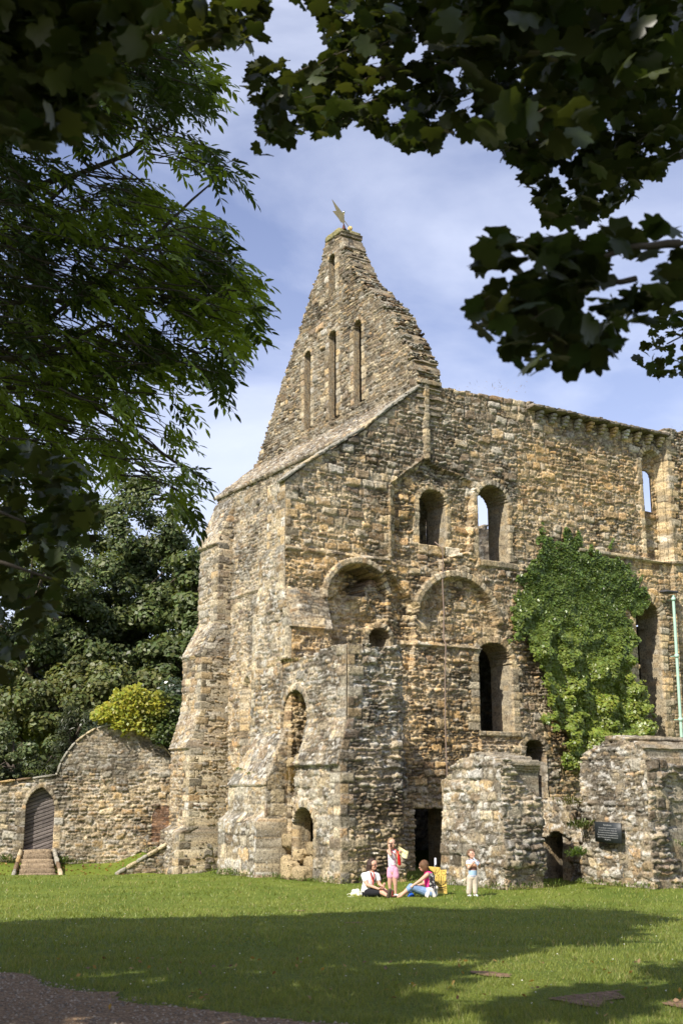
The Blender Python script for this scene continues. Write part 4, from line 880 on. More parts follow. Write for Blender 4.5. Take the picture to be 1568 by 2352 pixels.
setup(leaves('crown', P, n, t, sz*1.35, MAPLE, MF, MAT['leaf_near'], maple, lcol(len(P), NEARC, r, .4)))
ac = Acc(); base = np.array([5.2, 4.5, .3]); forkp = np.array([5.0, 4.7, 5.5])
tube(ac, [base, base+[0, 0, 2], forkp, forkp+[.2, .3, 4]], [.32, .27, .2, .1], 12)
for (x, y, d, rr) in ((1500, -40, 6.0, .06), (1250, 60, 6.4, .035), (1300, 200, 6.4, .024), (1000, 130, 6.4, .024), (820, 200, 6.4, .017), (640, 220, 6.4, .01), (1350, 420, 6.4, .012), (1560, 560, 4.5, .02), (1300, 620, 4.35, .012), (1200, 700, 4.3, .008), (1530, 790, 8.5, .012)):
    e = at(x, y, d); st0 = forkp+np.array([0, 0, r.uniform(-1, 1)]) if rr > .04 or x > 1500 else at(min(x+260, 1620), y-60, d); tube(ac, wig(st0, e, r, 8, .12, .15), np.linspace(rr*1.6, rr*.5, 8), 6)
TW = Acc()
for i in r.permutation(len(P))[:420]:
    e = P[i]; kk = e[1]/9.; s0 = e+np.array([r.uniform(.06, .22), r.uniform(-.1, .1), r.uniform(.02, .12)])*kk; tube(TW, wig(s0, e, r, 4, .1), np.array([.005, .004, .003, .002])*kk, 4)
setup(ac.build('trunk', MAT['bark'], maple, True)); o = TW.build('twigs', MAT['bark'], maple); o['kind'] = 'stuff'; setup(o)
# ash tree
ash = empty('ash_tree', 'ash with drooping feathered leaf sprays filling the left side of the view', 'tree', (-7.5, 12.5, .5), group='trees overhanging the viewer')
ASHP = [(-40, 0), (430, 20), (470, 60), (505, 150), (512, 205), (470, 240), (415, 265), (430, 300), (520, 335), (585, 395), (590, 420), (540, 440), (500, 470), (545, 520), (560, 570), (640, 640), (645, 690), (600, 770), (555, 790), (540, 870), (480, 900), (420, 930), (420, 1000), (400, 1020), (470, 1070), (490, 1130), (440, 1165), (370, 1125), (300, 1065), (210, 1035), (190, 1100), (120, 1180), (-40, 1200)]
ASHP = [(x if x < 300 else 300+(x-300)*.86, y) for x, y in ASHP]; xy = sample_poly(ASHP, 4300, r)
dens = fb(xy[:, 0]/55, xy[:, 1]/55, 14, 3); gap = inpoly(xy[:, 0], xy[:, 1], [(60, 350), (180, 300), (300, 250), (420, 300), (560, 460), (500, 520), (300, 420), (200, 480), (80, 460)])
gap2 = inpoly(xy[:, 0], xy[:, 1], [(200, 900), (420, 880), (430, 1060), (300, 1010), (90, 980)])
xy = xy[(dens > .40) & ((~gap) | (dens > .57)) & ((~gap2) | (dens > .5))]; D = r.uniform(11.2, 14.6, len(xy)); P0 = AT(xy, D)
LV, LN, LT, LS, LC = [], [], [], [], []; ac = Acc(); TW0 = Acc()
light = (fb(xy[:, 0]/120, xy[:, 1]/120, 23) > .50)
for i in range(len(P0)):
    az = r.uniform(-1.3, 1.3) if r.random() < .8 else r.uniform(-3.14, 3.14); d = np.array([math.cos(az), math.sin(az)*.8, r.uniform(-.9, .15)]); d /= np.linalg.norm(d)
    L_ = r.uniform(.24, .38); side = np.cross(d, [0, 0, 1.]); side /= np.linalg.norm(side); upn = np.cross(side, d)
    base_c = np.array((.050, .078, .020)) if not light[i] else np.array((.19, .26, .04))  # brighter patches of leaves, sunlight put into their colour
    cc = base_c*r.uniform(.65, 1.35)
    sag = lambda q: P0[i]+d*L_*q+np.array([0, 0, -.30*L_*q*q])
    prs = int(r.integers(4, 6))
    for kq in range(prs+1):
        q = .25+.75*kq/prs
        for sg in ((-1, 1) if kq < prs else (0,)):
            t_ = d*.55+side*sg*.8+np.array([0, 0, -.30])*r.uniform(.1, 1.8); t_ /= np.linalg.norm(t_); nn = upn+r.normal(0, .35, 3); nn -= nn@t_*t_; nn /= np.linalg.norm(nn); ls = r.uniform(.10, .16)
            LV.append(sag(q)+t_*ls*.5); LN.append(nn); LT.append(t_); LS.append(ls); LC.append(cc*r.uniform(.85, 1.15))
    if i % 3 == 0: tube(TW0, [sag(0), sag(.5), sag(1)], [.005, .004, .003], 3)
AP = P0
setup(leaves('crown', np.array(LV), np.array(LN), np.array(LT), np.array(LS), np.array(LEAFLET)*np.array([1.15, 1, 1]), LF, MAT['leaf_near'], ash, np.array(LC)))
tb = np.array([-7.5, 12.5, .2]); tube(ac, [tb, tb+[0, 0, 3], tb+[.3, 0, 7], tb+[.6, 0, 12]], [.4, .33, .24, .1], 12)
for path, rr in (([(-60, 470, 13.0), (65, 440, 13.0), (120, 415, 13.0), (180, 400, 13.0), (300, 352, 13.0), (360, 300, 13.0), (420, 255, 13.0)], .028), ([(180, 400, 13.0), (260, 410, 13.0), (345, 412, 13.0)], .014), ([(300, 590, 12.3), (380, 520, 12.3), (440, 460, 12.3), (510, 400, 12.3)], .016), ([(-60, 540, 13.0), (80, 545, 13.0), (200, 560, 13.0), (320, 590, 13.0)], .025), ([(-60, 820, 11.6), (60, 825, 11.6), (140, 800, 11.6), (240, 740, 11.6)], .02), ([(-60, 700, 12.5), (150, 690, 12.5), (300, 700, 12.5), (450, 690, 12.5), (600, 640, 12.5)], .02), ([(-60, 900, 12.0), (120, 880, 12.0), (260, 960, 12.0), (400, 1060, 12.0), (470, 1100, 12.0)], .018), ([(-60, 200, 13.0), (150, 190, 13.0), (300, 130, 13.0), (460, 100, 13.0)], .02)):
    tube(ac, [tb+[.2, 0, 4+r.uniform(-1, 3)]]+[at(*q) for q in path], np.linspace(rr*2.2, rr*.5, len(path)+1), 6)
TW = Acc()
for i in range(0, len(P0), 2):
    e = P0[i]; tube(TW, wig(e+np.array([-r.uniform(.2, .7), r.uniform(-.3, .3), r.uniform(-.05, .3)]), e, r, 4, .12), [.012, .009, .007, .004], 4)
setup(ac.build('trunk', MAT['bark'], ash, True)); o = TW.build('twigs', MAT['bark'], ash); o['kind'] = 'stuff'; setup(o); o = TW0.build('leaf_stalks', MAT['bark'], ash); o['kind'] = 'stuff'; setup(o)
# sycamore over the viewer: near leaves top left and left, and the high crown that shades the lawn, thickened with added light-blocking leaves
syc = empty('sycamore_tree', 'sycamore over the viewer, its blurred leaves filling the top left and left edge', 'tree', (-5.0, 1.0, .6), group='trees overhanging the viewer')
TL = [(-60, -80), (610, -80), (600, 60), (605, 90), (560, 110), (520, 100), (455, 110), (380, 60), (330, 120), (250, 130), (290, 220), (240, 270), (190, 300), (100, 330), (-60, 300)]
xy = sample_poly(TL, 1100, r); xy = xy[(fb(xy[:, 0]/60, xy[:, 1]/60, 41) > .38)]; q1 = near_leaves(xy, np.where(xy[:, 0] > 380, 6.3, 4.2)+r.normal(0, .2, len(xy)), r, np.where(xy[:, 0] > 380, 1.2, 1.)*r.uniform(.068, .105, len(xy)))
LL = [(-60, 1000), (60, 1020), (200, 1070), (230, 1180), (180, 1290), (150, 1350), (130, 1400), (50, 1480), (20, 1560), (-60, 1560)]
xy = sample_poly(LL, 1000, r); xy = xy[(fb(xy[:, 0]/60, xy[:, 1]/60, 43) > .36)]; q2 = near_leaves(xy, 7.6+r.normal(0, .5, len(xy)), r, r.uniform(.07, .11, len(xy)))
k_ = 1./math.tan(SUN_EL); sdir = np.array([SUN.x, SUN.y, SUN.z])/SUN.z
SH = [(-16, 5), (-16, 21.0), (-9, 20), (-5.4, 20.0), (-3, 22.3), (-.7, 23.3), (2.5, 24.6), (5.6, 24.2), (5.4, 21.5), (4.6, 19), (3.9, 16.8), (1.9, 15.3), (1.7, 13.5), (1.25, 12.4), (.7, 12.0), (.5, 11), (.7, 9.8), (.4, 9), (.3, 8), (0, 5)]; SH2 = [(.9, 9.1), (1.3, 9.5), (2.3, 10.7), (3, 11.3), (3.3, 10.9), (2.2, 9.8), (1.4, 8.8)]
g = np.concatenate([sample_poly(SH, 30000, r), sample_poly(SH2, 420, r)]); f = fb(g[:, 0]/1.1, g[:, 1]/1.1, 52, 4); g = g+np.stack([2.2*(fb(g[:, 0]/2.2, g[:, 1]/2.2, 55, 3)-.5), np.where(g[:, 1] > 15, 3.4, 1.0)*(fb(g[:, 0]/1.6, g[:, 1]/2.5, 56, 3)-.5)], 1)+r.normal(0, .22, g.shape); thr = np.where((g[:, 1] < 13.3) & (g[:, 0] > -.5), .50, np.where((g[:, 1] < 9.9) & (g[:, 0] < .2) & (g[:, 0] > -2.2), .52, np.where((g[:, 1] < 12.3), .40, np.where(g[:, 1] > 14, .12, .30))))+0; g = g[f > thr]
hh = (.85*g[:, 1]+2.6)/1.72+r.uniform(.6, 2.6, len(g)); Pc = np.stack([g[:, 0], g[:, 1], 0*hh+.3], 1)+sdir*hh[:, None]
srcs = np.concatenate([MP[r.integers(0, len(MP), 1600)], AP[r.integers(0, len(AP), 1500)], q1[0], q1[0], q2[0], q2[0]]); srcs = srcs+r.normal(0, .25, srcs.shape)
dh = np.maximum(r.uniform(3.5, 6.5, len(srcs)), 0); Pd = srcs+sdir*dh[:, None]  # unseen leaves added sunward to keep the near leaves dark
vis = lambda Q: (Q[:, 1] > .5) & ((Q[:, 2]-CAM_H)/np.maximum(Q[:, 1], .1) < .80) & (np.abs(Q[:, 0])/np.maximum(Q[:, 1], .1) < .45)
Pe = np.stack([r.uniform(-22, 11, 26000), r.uniform(-20, 6, 26000), r.uniform(8.5, 14.5, 26000)], 1); ge = Pe[:, :2]-sdir[:2]*(Pe[:, 2:3]-.4)  # unseen leaves added overhead to cut sky light, cleared over lit lawn
Pe = Pe[~vis(Pe) & ((ge[:, 1] < 8.3) | (inpoly(ge[:, 0], ge[:, 1], SH) & ((ge[:, 1] > 13.5) | (ge[:, 0] < -2.5)) & ((ge[:, 1] > 12.5) | (fb(ge[:, 0]/1.1, ge[:, 1]/1.1, 52, 4) > .44))) | (ge[:, 0] < -.45*ge[:, 1]))]
ge = Pd[:, :2]-sdir[:2]*(Pd[:, 2:3]-.4); Pd = Pd[(ge[:, 1] < 9) | (inpoly(ge[:, 0], ge[:, 1], SH) & (ge[:, 1] > 13.5)) | (ge[:, 0] > .36*ge[:, 1]) ]
Pd = np.concatenate([Pd, Pe]); Pd = Pd[~vis(Pd)]; Pc = Pc[~vis(Pc)]; PP = np.concatenate([Pc, Pd]); nn = np.array([0, 0, 1.])+r.normal(0, .4, PP.shape); nn, tt, bb = basis(nn, r)
P, n, t, sz = [np.concatenate(x) for x in zip(q1, q2)]
setup(leaves('lower_leaves', P, n, t, sz*1.35, MAPLE, MF, MAT['leaf_near'], syc, lcol(len(P), (.045, .062, .016), r, .4)))
setup(leaves('crown', PP, nn, tt, r.uniform(.25, .46, len(PP)), np.array(QUAD)*np.array([1.5, 1, 1]), QF, MAT['leaf'], syc, lcol(len(PP), (.05, .075, .02), r)))
ac = Acc(); tb = np.array([-5.0, 1.0, .4]); tube(ac, [tb, tb+[0, 0, 3], tb+[-.3, .2, 7], tb+[-1, 1, 12]], [.42, .35, .28, .12], 12)
for e, rr in (((-8, 4, 11), .12), ((-12, 2, 11), .12), ((-6, 9, 13), .12), ((-3, 11, 14), .09), ((-9, -3, 11), .1), ((-2, -1, 10), .08)): tube(ac, wig(tb+[-.2, .1, 6], e, r, 7, .1, .2), np.linspace(rr, rr*.3, 7), 7)
for x, y, d in ((480, 40, 7.5), (250, 120, 5.2), (60, 180, 5.2), (60, 1200, 6.2), (120, 1330, 6.2)): q_ = at(-420, y-120, d); tube(ac, [tb+np.array([-.1, .07, 3.2])]+list(wig(q_, at(x, y, d), r, 7, .1, .1)), np.concatenate([[.08], np.linspace(.03, .006, 7)]), 6)
setup(ac.build('trunk', MAT['bark'], syc, True))

# ------------------------------------------------------------------ grass blades, weeds, litter
r = np.random.default_rng(123)
def offpath(P, m=.0):
    k = ~inpoly(P[:, 0]+.25*(fb(P[:, 0]*1.7, P[:, 1]*1.7, 2, 4)-.5)*2+r.normal(0, .07, len(P)), P[:, 1]+.25*(fb(P[:, 0]*1.7, P[:, 1]*1.7, 8, 4)-.5)*2+r.normal(0, .07, len(P)), PATHP)
    for q in SOIL: k &= ~(inpoly(P[:, 0]+.34*(fb(P[:, 0]*1.7, P[:, 1]*1.7, 2, 4)-.5)*2+r.normal(0, .08, len(P)), P[:, 1]+.34*(fb(P[:, 0]*1.7, P[:, 1]*1.7, 8, 4)-.5)*2+r.normal(0, .08, len(P)), q) & (r.random(len(P)) > .10))
    return k
GV, GC = [], []
for y0, y1, dens_, hgt, wd in ((8.2, 11, 2600, .050, .006), (11, 14.5, 1100, .055, .009), (14.5, 20, 420, .06, .014), (20, 28, 150, .065, .022), (28, 36, 60, .07, .03)):
    n_ = int(dens_*(y1-y0)*(y1+y0)*.31); y = r.uniform(y0, y1, n_); x = r.uniform(-1, 1, n_)*y*.315; P = np.stack([x, y], 1); P = P[offpath(P)]
    cl = fb(P[:, 0]*2.2, P[:, 1]*2.2, 61, 3); h_ = hgt*(.35+1.5*np.clip(cl-.2, 0, 1))*r.uniform(.5, 1.3, len(P)); a = r.uniform(0, 6.28, len(P)); l_ = r.normal(0, .5, (len(P), 2))*h_[:, None]
    z = lawnz(P[:, 0], P[:, 1])-.004; dx = np.cos(a)*wd/2; dy = np.sin(a)*wd/2
    T_ = np.stack([np.stack([P[:, 0]-dx, P[:, 1]-dy, z], 1), np.stack([P[:, 0]+dx, P[:, 1]+dy, z], 1), np.stack([P[:, 0]+l_[:, 0], P[:, 1]+l_[:, 1], z+h_], 1)], 1)
    GV.append(T_.reshape(-1, 3)); tone = (fb(P[:, 0]*.7, P[:, 1]*.7, 66, 3))[:, None]; dry = (r.random(len(P)) < .09)[:, None]
    c = (np.array((.130, .175, .032))*(1-tone)+np.array((.250, .270, .065))*tone)*r.uniform(.7, 1.35, (len(P), 1)); c = np.where(dry, np.array((.30, .27, .11)), c); GC.append(np.repeat(c, 3, 0))
GV = np.concatenate(GV); leafmat('blade', .35, .5, .35)
struct(mesh_np('grass', GV, np.arange(len(GV)).reshape(-1, 3), MAT['blade'], np.concatenate(GC)), 'stuff')
def tuft(c, h, n, col, label, name='weed', cat='weed', w=.02, group='weeds on and below the walls', spread=.12, upv=(0, 0, 1)):
    a = r.uniform(0, 6.28, n); d = np.stack([np.cos(a), np.sin(a), 0*a], 1); b0 = np.array(c)+d*r.uniform(0, spread*.5, (n, 1)); h = h*.6; b0 = b0+np.stack([r.normal(0, spread*.35, n), r.normal(0, .04, n), 0*a], 1); b0[:, 2] += r.uniform(0, h*.7, n); tip = b0+d*(h*r.uniform(.2, .6, (n, 1)))+np.array(upv)*(h*r.uniform(-.1, .7, (n, 1))); s_ = np.cross(d, [0, 0, 1.])*w*r.uniform(.5, 1.4, (n, 1)); mid = (b0*.45+tip*.55)+np.array([0, 0, h*.12])
    V = np.stack([b0, mid+s_, tip, mid-s_], 1).reshape(-1, 3); WEED.add(V, np.arange(len(V)).reshape(-1, 4), np.repeat(np.array(col)*r.uniform(.6, 1.4, (n, 1)), 4, 0)); return
    o = mesh_np(name, V, np.arange(len(V)).reshape(-1, 4), MAT['leaf'], np.repeat(np.array(col)*r.uniform(.6, 1.4, (n, 1)), 4, 0)); return tag(o, label, cat, group)
WEED = Acc(); gcol = (.09, .14, .03); dcol = (.26, .18, .08)
tuft(W3(.9, -1.15, 0), .28, 130, gcol, 'leafy weeds at the grass foot of the pale foot buttress', spread=.9)
tuft(W3(-1.0, -.55, 0), .25, 90, gcol, 'low weeds under the lower arched opening of the spur', spread=.7)
tuft(W3(1.5, -.55, 3.0), .16, 70, gcol, 'small green cushion plant on the sloping top of the foot buttress', spread=.3)
tuft(W3(.7, -.6, 2.85), .18, 70, gcol, 'second green cushion plant lower on the foot buttress slope', spread=.3)
tuft(W3(-.85, -.12, 2.6), .75, 260, dcol, 'brown dry grass filling the broken gap between the two arched openings', spread=.5, w=.012)
tuft(W3(-.6, .05, 6.1), .35, 110, (.22, .2, .08), 'dry grass on top of the spur wall against the corner buttress', spread=.6, w=.012)
tuft(W3(12, 1.6, 0)+np.array([0, 0, -.5]), .3, 60, gcol, 'weeds at the foot of the stepped buttress', spread=.6)
tuft(W3(-7.3, 2.7, .0), .28, 120, gcol, 'weeds at the foot of the corner wall behind the boy', spread=.8)
tuft(W3(-8.6, 3.6, .8), .35, 160, gcol, 'weed clump on the shaded face beside the dark gap', spread=.3)
tuft(W3(-7.0, 5.2, 1.4), .4, 180, (.10, .13, .035), 'trailing weeds on the overgrown set-back wall', spread=.4)
tuft(W3(-6.6, 5.3, 2.0), .4, 160, (.13, .13, .04), 'tuft of yellowing weeds high on the set-back wall', spread=.4)
tuft(W3(-9.6, 6.5, 1.0), .3, 110, gcol, 'weeds on the shaded right face of the plaque wall', spread=.4)
tuft(W3(.1, 4.2, 9.95), .3, 120, dcol, 'dry brown grass on the ledge above the niche arch', spread=1.2, w=.01)
tuft(W3(-.05, 8.3, 16.4), .4, 60, dcol, 'thin dry grass on the wall top above the twin windows', spread=1.6, w=.008)
tuft(W3(-.05, 19.0, 16.5), .4, 60, dcol, 'thin dry grass on the wall top at the far right', spread=1.6, w=.008)
tuft(G3(.1, .25, -.1), .4, 160, gcol, 'bushy weeds beside the stone steps at the garden wall foot', spread=.5)
tuft(G3(-1.9, .2, .0), .4, 120, gcol, 'weeds left of the pointed doorway', spread=.5)
tuft(G3(-1.0, -.2, 3.0), .35, 90, (.10, .13, .03), 'weeds sprouting on the coping above the doorway', spread=.6)
for (p0, p1, nn_) in ((W3(2.3, -1.05, 0), W3(-.3, -1.05, 0), 12), (W3(-.4, -.5, 0), W3(-3.6, -.35, 0), 12), (W3(-3.75, -.2, 0), W3(-3.75, 2.1, 0), 8), (W3(-5, 2.1, 0), W3(-7.5, 2.1, 0), 12), (W3(-7.7, 2.2, 0), W3(-7.7, 3.5, 0), 6), (W3(-6.8, 5.3, 0), W3(-9.3, 5.3, 0), 12), (W3(-9.5, 5.6, 0), W3(-9.5, 7.6, 0), 8), (W3(12.3, 1.35, 0), W3(10.6, 1.35, 0), 6), (G3(.1, .1, 0), G3(3.6, .1, 0), 14), (G3(-4, .1, 0), G3(-1.4, .1, 0), 8)):
    for k in range(nn_):
        q = p0+(p1-p0)*r.random(); q[2] = float(lawnz(q[0], q[1])); tuft(q, r.uniform(.12, .34), 34, (.12, .175, .035) if r.random() < .75 else (.24, .22, .09), '', spread=.35, w=.012)
struct(WEED.build('weeds', MAT['leaf']), 'stuff')
n_ = 190; y = r.uniform(9.5, 27, n_); x = r.uniform(-1, 1, n_)*y*.31; P = np.stack([x, y], 1); P = P[offpath(P)]; P = np.concatenate([P, lawnz(P[:, 0], P[:, 1])[:, None]+.045], 1); nn = np.array([0, -.5, .8])+r.normal(0, .2, P.shape); nn, tt, bb = basis(nn, r)
struct(leaves('daisies', P, nn, tt, np.full(len(P), .017), np.array([(0, -.5, 0), (.5, 0, 0), (0, .5, 0), (-.5, 0, 0)]), QF, MAT['leaf'], None, np.tile(np.array((.62, .62, .55)), (len(P), 1))), 'stuff')
fl = []
for n_, f in ((260, lambda n: (r.uniform(-2.5, 3.0, n), r.uniform(.3, 2.2, n))),):
    a, d = f(n_); P = G3(0, 0, 0)+(a[:, None]*gd3+d[:, None]*gn3)*GK; P[:, 2] = lawnz(P[:, 0], P[:, 1])+.03; fl.append(P)
x = r.uniform(-3, 3.4, 120); y = r.uniform(9.2, 13, 120); fl.append(np.stack([x, y, lawnz(x, y)+.035], 1))
P = np.concatenate(fl); nn = np.array([0, 0, 1.])+r.normal(0, .5, P.shape); nn, tt, bb = basis(nn, r); cs_ = np.where(r.random((len(P), 1)) < .6, np.array((.32, .20, .06)), np.array((.20, .11, .05)))*r.uniform(.6, 1.3, (len(P), 1))
o = leaves('fallen_leaves', P, nn, tt, np.where(np.arange(len(P)) < 260, .11, .05), QUAD, QF, MAT['leaf'], None, cs_); struct(o, 'stuff')
n_ = 5000; y = r.uniform(8.6, 12.4, n_); x = r.uniform(-4, .6, n_); k = inpoly(x, y, PATHP); x, y = x[k], y[k]; P = np.stack([x, y, lawnz(x, y)+.016], 1); sz = r.uniform(.006, .018, len(P))
tet = np.array([(1, 0, 0), (-.4, .8, 0), (-.5, -.8, 0), (.1, 0, .8)]); an = r.uniform(0, 6.28, len(P)); ca, sa = np.cos(an), np.sin(an)
V = P[:, None]+sz[:, None, None]*np.stack([tet[:, 0]*ca[:, None]-tet[:, 1]*sa[:, None], tet[:, 0]*sa[:, None]+tet[:, 1]*ca[:, None], tet[:, 2]+0*ca[:, None]], -1)
fc = (np.array([[0, 1, 3], [1, 2, 3], [2, 0, 3]])[None]+np.arange(len(P))[:, None, None]*4).reshape(-1, 3); mat('pebble', attr=True, rough=.85)
o = mesh_np('pebbles', V.reshape(-1, 3), fc, MAT['pebble'], np.repeat(np.array((.42, .34, .25))*r.uniform(.4, 1.3, (len(P), 1)), 4, 0)); struct(o, 'stuff')

# ------------------------------------------------------------------ weather vane, pipe, cable, plaque
def pmesh(name, polys, m, parent, col=(.5, .5, .5), thick=None, tdir=None):
    "flat plates (world-space polygons) given a thickness"
    me = bpy.data.meshes.new(name); b = bmesh.new()
    for P in polys:
        vs0 = [b.verts.new(Vector(p)) for p in P]; f = b.faces.new(vs0)
        if thick:
            e = bmesh.ops.extrude_face_region(b, geom=[f]); nv = [x for x in e['geom'] if isinstance(x, bmesh.types.BMVert)]; bmesh.ops.translate(b, verts=nv, vec=Vector(tdir)*thick)
    bmesh.ops.recalc_face_normals(b, faces=b.faces); b.to_mesh(me); b.free(); me.materials.append(m); o = bpy.data.objects.new(name, me); COL.objects.link(o); o.parent = parent; return o
vb = W3(5.1, 5.35, 24.15); vane = empty('weather_vane', 'gilt swallow-tailed banner weather vane on top of the gable', 'weather vane', tuple(vb))
d3 = np.array([-.3, -.954, 0]); Q = lambda l, z: vb+d3*l*.86+np.array([0, 0, z*.9])
setup(pmesh('banner', [[Q(.03, .70), Q(.35, .68), Q(1.8, .56), Q(1.15, .34), Q(1.7, .06), Q(.8, .14), Q(.42, .12), Q(.3, .2), Q(.03, .22)]], MAT['gilt'], vane, thick=.012, tdir=(.954, -.3, 0)))
ac = Acc(); tube(ac, [Q(0, .0), Q(0, .8)], [.022, .018], 8); setup(ac.build('spindle', MAT['gilt'], vane, True))
ac = Acc(); tube(ac, [Q(-.02, .45), Q(-1.0, .5)], [.016, .012], 6); tube(ac, [Q(-.95, .495), Q(-.97, .5), Q(-1.25, .51)], [.02, .11, .004], 6); setup(ac.build('arrow', MAT['gilt'], vane))
ac = Acc(); tube(ac, [Q(0, -.04), Q(0, .06), Q(0, .24)], [.13, .07, .025], 8); setup(ac.build('base', MAT['rust'], vane, True))
ac = Acc(); tube(ac, [Q(0, .76), Q(0, .79), Q(0, .83), Q(0, .87), Q(0, .89)], [.02, .05, .06, .045, .005], 10); setup(ac.build('finial', MAT['chrome'], vane, True))
mat('green_paint', (.40, .60, .48), rough=.45, var=.12, vscale=4); mat('lead', (.07, .07, .075), rough=.6); mat('cable', (.22, .165, .13), rough=.8)
dp = empty('drainpipe', 'pale green drainpipe running down the wall at the right edge', 'drainpipe', tuple(W3(-.35, 16.75, 3)))
pu = -.38
pv0 = W3(pu, 16.62, 9.65); pv1 = W3(pu, 16.55, 2.9)
ac = Acc(); tube(ac, [pv0, pv0*.55+pv1*.45+0, pv1], [.055]*3, 12); setup(ac.build('pipe', MAT['green_paint'], dp, True))
for z in (9.5, 7.35, 5.0, 3.2):
    q = pv1+(pv0-pv1)*(z-2.9)/(9.65-2.9); ac = Acc(); tube(ac, [q-Z3*.06, q-Z3*.055, q+Z3*.055, q+Z3*.06], [.06, .085, .085, .06], 12); tube(ac, [q, q+U3*.3], [.018, .018], 5); setup(ac.build('bracket', MAT['green_paint'], dp))
ac = Acc(); vv, ff = rough_box(W3(pu+.1, 16.5, 9.78), (U3, V3, Z3), (.36, .7, .1), 4, .006, 5, .03); ac.add(vv, ff); setup(ac.build('gutter_head', MAT['lead'], dp))
ac = Acc(); cp = [(5.9, 10.62), (6.0, 10.3), (6.02, 9.9), (5.98, 9.2), (6.0, 8.2), (5.98, 7.3), (5.99, 7.12), (6.0, 6.0), (5.97, 4.5), (6.0, 3.2), (6.01, 2.2)]
cpt = [W3(-.10 if i else .1, v+r.normal(0, .015), z) for i, (v, z) in enumerate(cp)]; cpt[0] = W3(.15, 5.88, 10.6); cpt[6] = W3(-.2, 5.99, 7.12); cpt[1] = W3(-.14, 5.98, 10.35)
tube(ac, cpt, [.022]*len(cpt), 6); o = ac.build('cable', MAT['cable'], None, True); tag(o, 'thin brown cable hanging from the left upper window down the wall', 'cable')
mat('slate_sign', (.028, .033, .036), rough=.45, var=.15, vscale=6); mat('sign_text', (.33, .34, .34), rough=.7)
pl = empty('plaque', 'dark rectangular plaque with grey lettering fixed to the pale wall end', 'plaque', tuple(W3(-7.93, 5.3, 1.34)))
na = -U3; def_tilt = R(-1.5); xa = na*math.cos(def_tilt)+Z3*math.sin(def_tilt); za = np.cross(-V3, na); za = Z3*math.cos(def_tilt)-na*math.sin(def_tilt)
pc = W3(-7.93, 5.33, 1.34)
ac = Acc(); vv, ff = rough_box(pc, (xa, V3, za), (.96, .04, .52), 2, 0, 3, .006); ac.add(vv, ff); setup(ac.build('panel', MAT['slate_sign'], pl))
lines = ['Reredorter', 'The reredorter or latrine was built', 'in the mid 12th century. Above, first', 'floor access to it from the dormitory', 'The ground was also extended down the', 'slope. The large pointed arches carried', 'the latrines.']
for k, tx_ in enumerate(lines):
    cu = bpy.data.curves.new('lettering', 'FONT'); cu.body = tx_; cu.size = .066 if k == 0 else .046; cu.align_x = 'CENTER'; cu.extrude = .001
    o = bpy.data.objects.new('lettering', cu); COL.objects.link(o); o.parent = pl; cu.materials.append(MAT['sign_text'])
    pos = pc+(-V3)*.024+za*(.165-.058*k-(.012 if k else 0)); M = Matrix(((xa[0], za[0], -V3[0], pos[0]), (xa[1], za[1], -V3[1], pos[1]), (xa[2], za[2], -V3[2], pos[2]), (0, 0, 0, 1)))
    me_ = bpy.data.meshes.new_from_object(o); bpy.data.objects.remove(o); o = bpy.data.objects.new('lettering', me_); COL.objects.link(o); o.parent = pl; o.matrix_parent_inverse = Matrix.Translation(pl.location).inverted(); o.matrix_basis = M

# ------------------------------------------------------------------ people
GZ = float(gh(1.5, 28.6))
def wp(px, py, dy=0.): return np.array([.026+.002213*px, 28.6+dy, GZ+(715-py)*.00222])
def capsule(p0, r0, p1, r1, seg=12):
    p0 = np.array(p0, float); p1 = np.array(p1, float); d = p1-p0; L_ = np.linalg.norm(d)
    if L_ < 1e-5: d = np.array([0, 0, 1.]); L_ = 1e-5
    d = d/L_; a = np.cross(d, [.31, .2, .93]); a /= np.linalg.norm(a); b = np.cross(d, a); V = [p0-d*r0]; th = np.linspace(-math.pi/2, math.pi/2, 9)[1:-1]
    rings = [(p0+d*r0*math.sin(t), r0*math.cos(t)) for t in th if t <= 0]+[(p1+d*r1*math.sin(t), r1*math.cos(t)) for t in th if t >= 0]
    for c, q in rings: V += [c+q*(math.cos(u)*a+math.sin(u)*b) for u in np.linspace(0, 2*math.pi, seg, endpoint=False)]
    V.append(p1+d*r1); F_ = []; n = len(rings)
    for j in range(seg):
        k = (j+1) % seg; F_.append((0, 1+k, 1+j)); F_.append((len(V)-1, 1+(n-1)*seg+j, 1+(n-1)*seg+k))
        for i in range(n-1): F_.append((1+i*seg+j, 1+i*seg+k, 1+(i+1)*seg+k, 1+(i+1)*seg+j))
    return V, F_
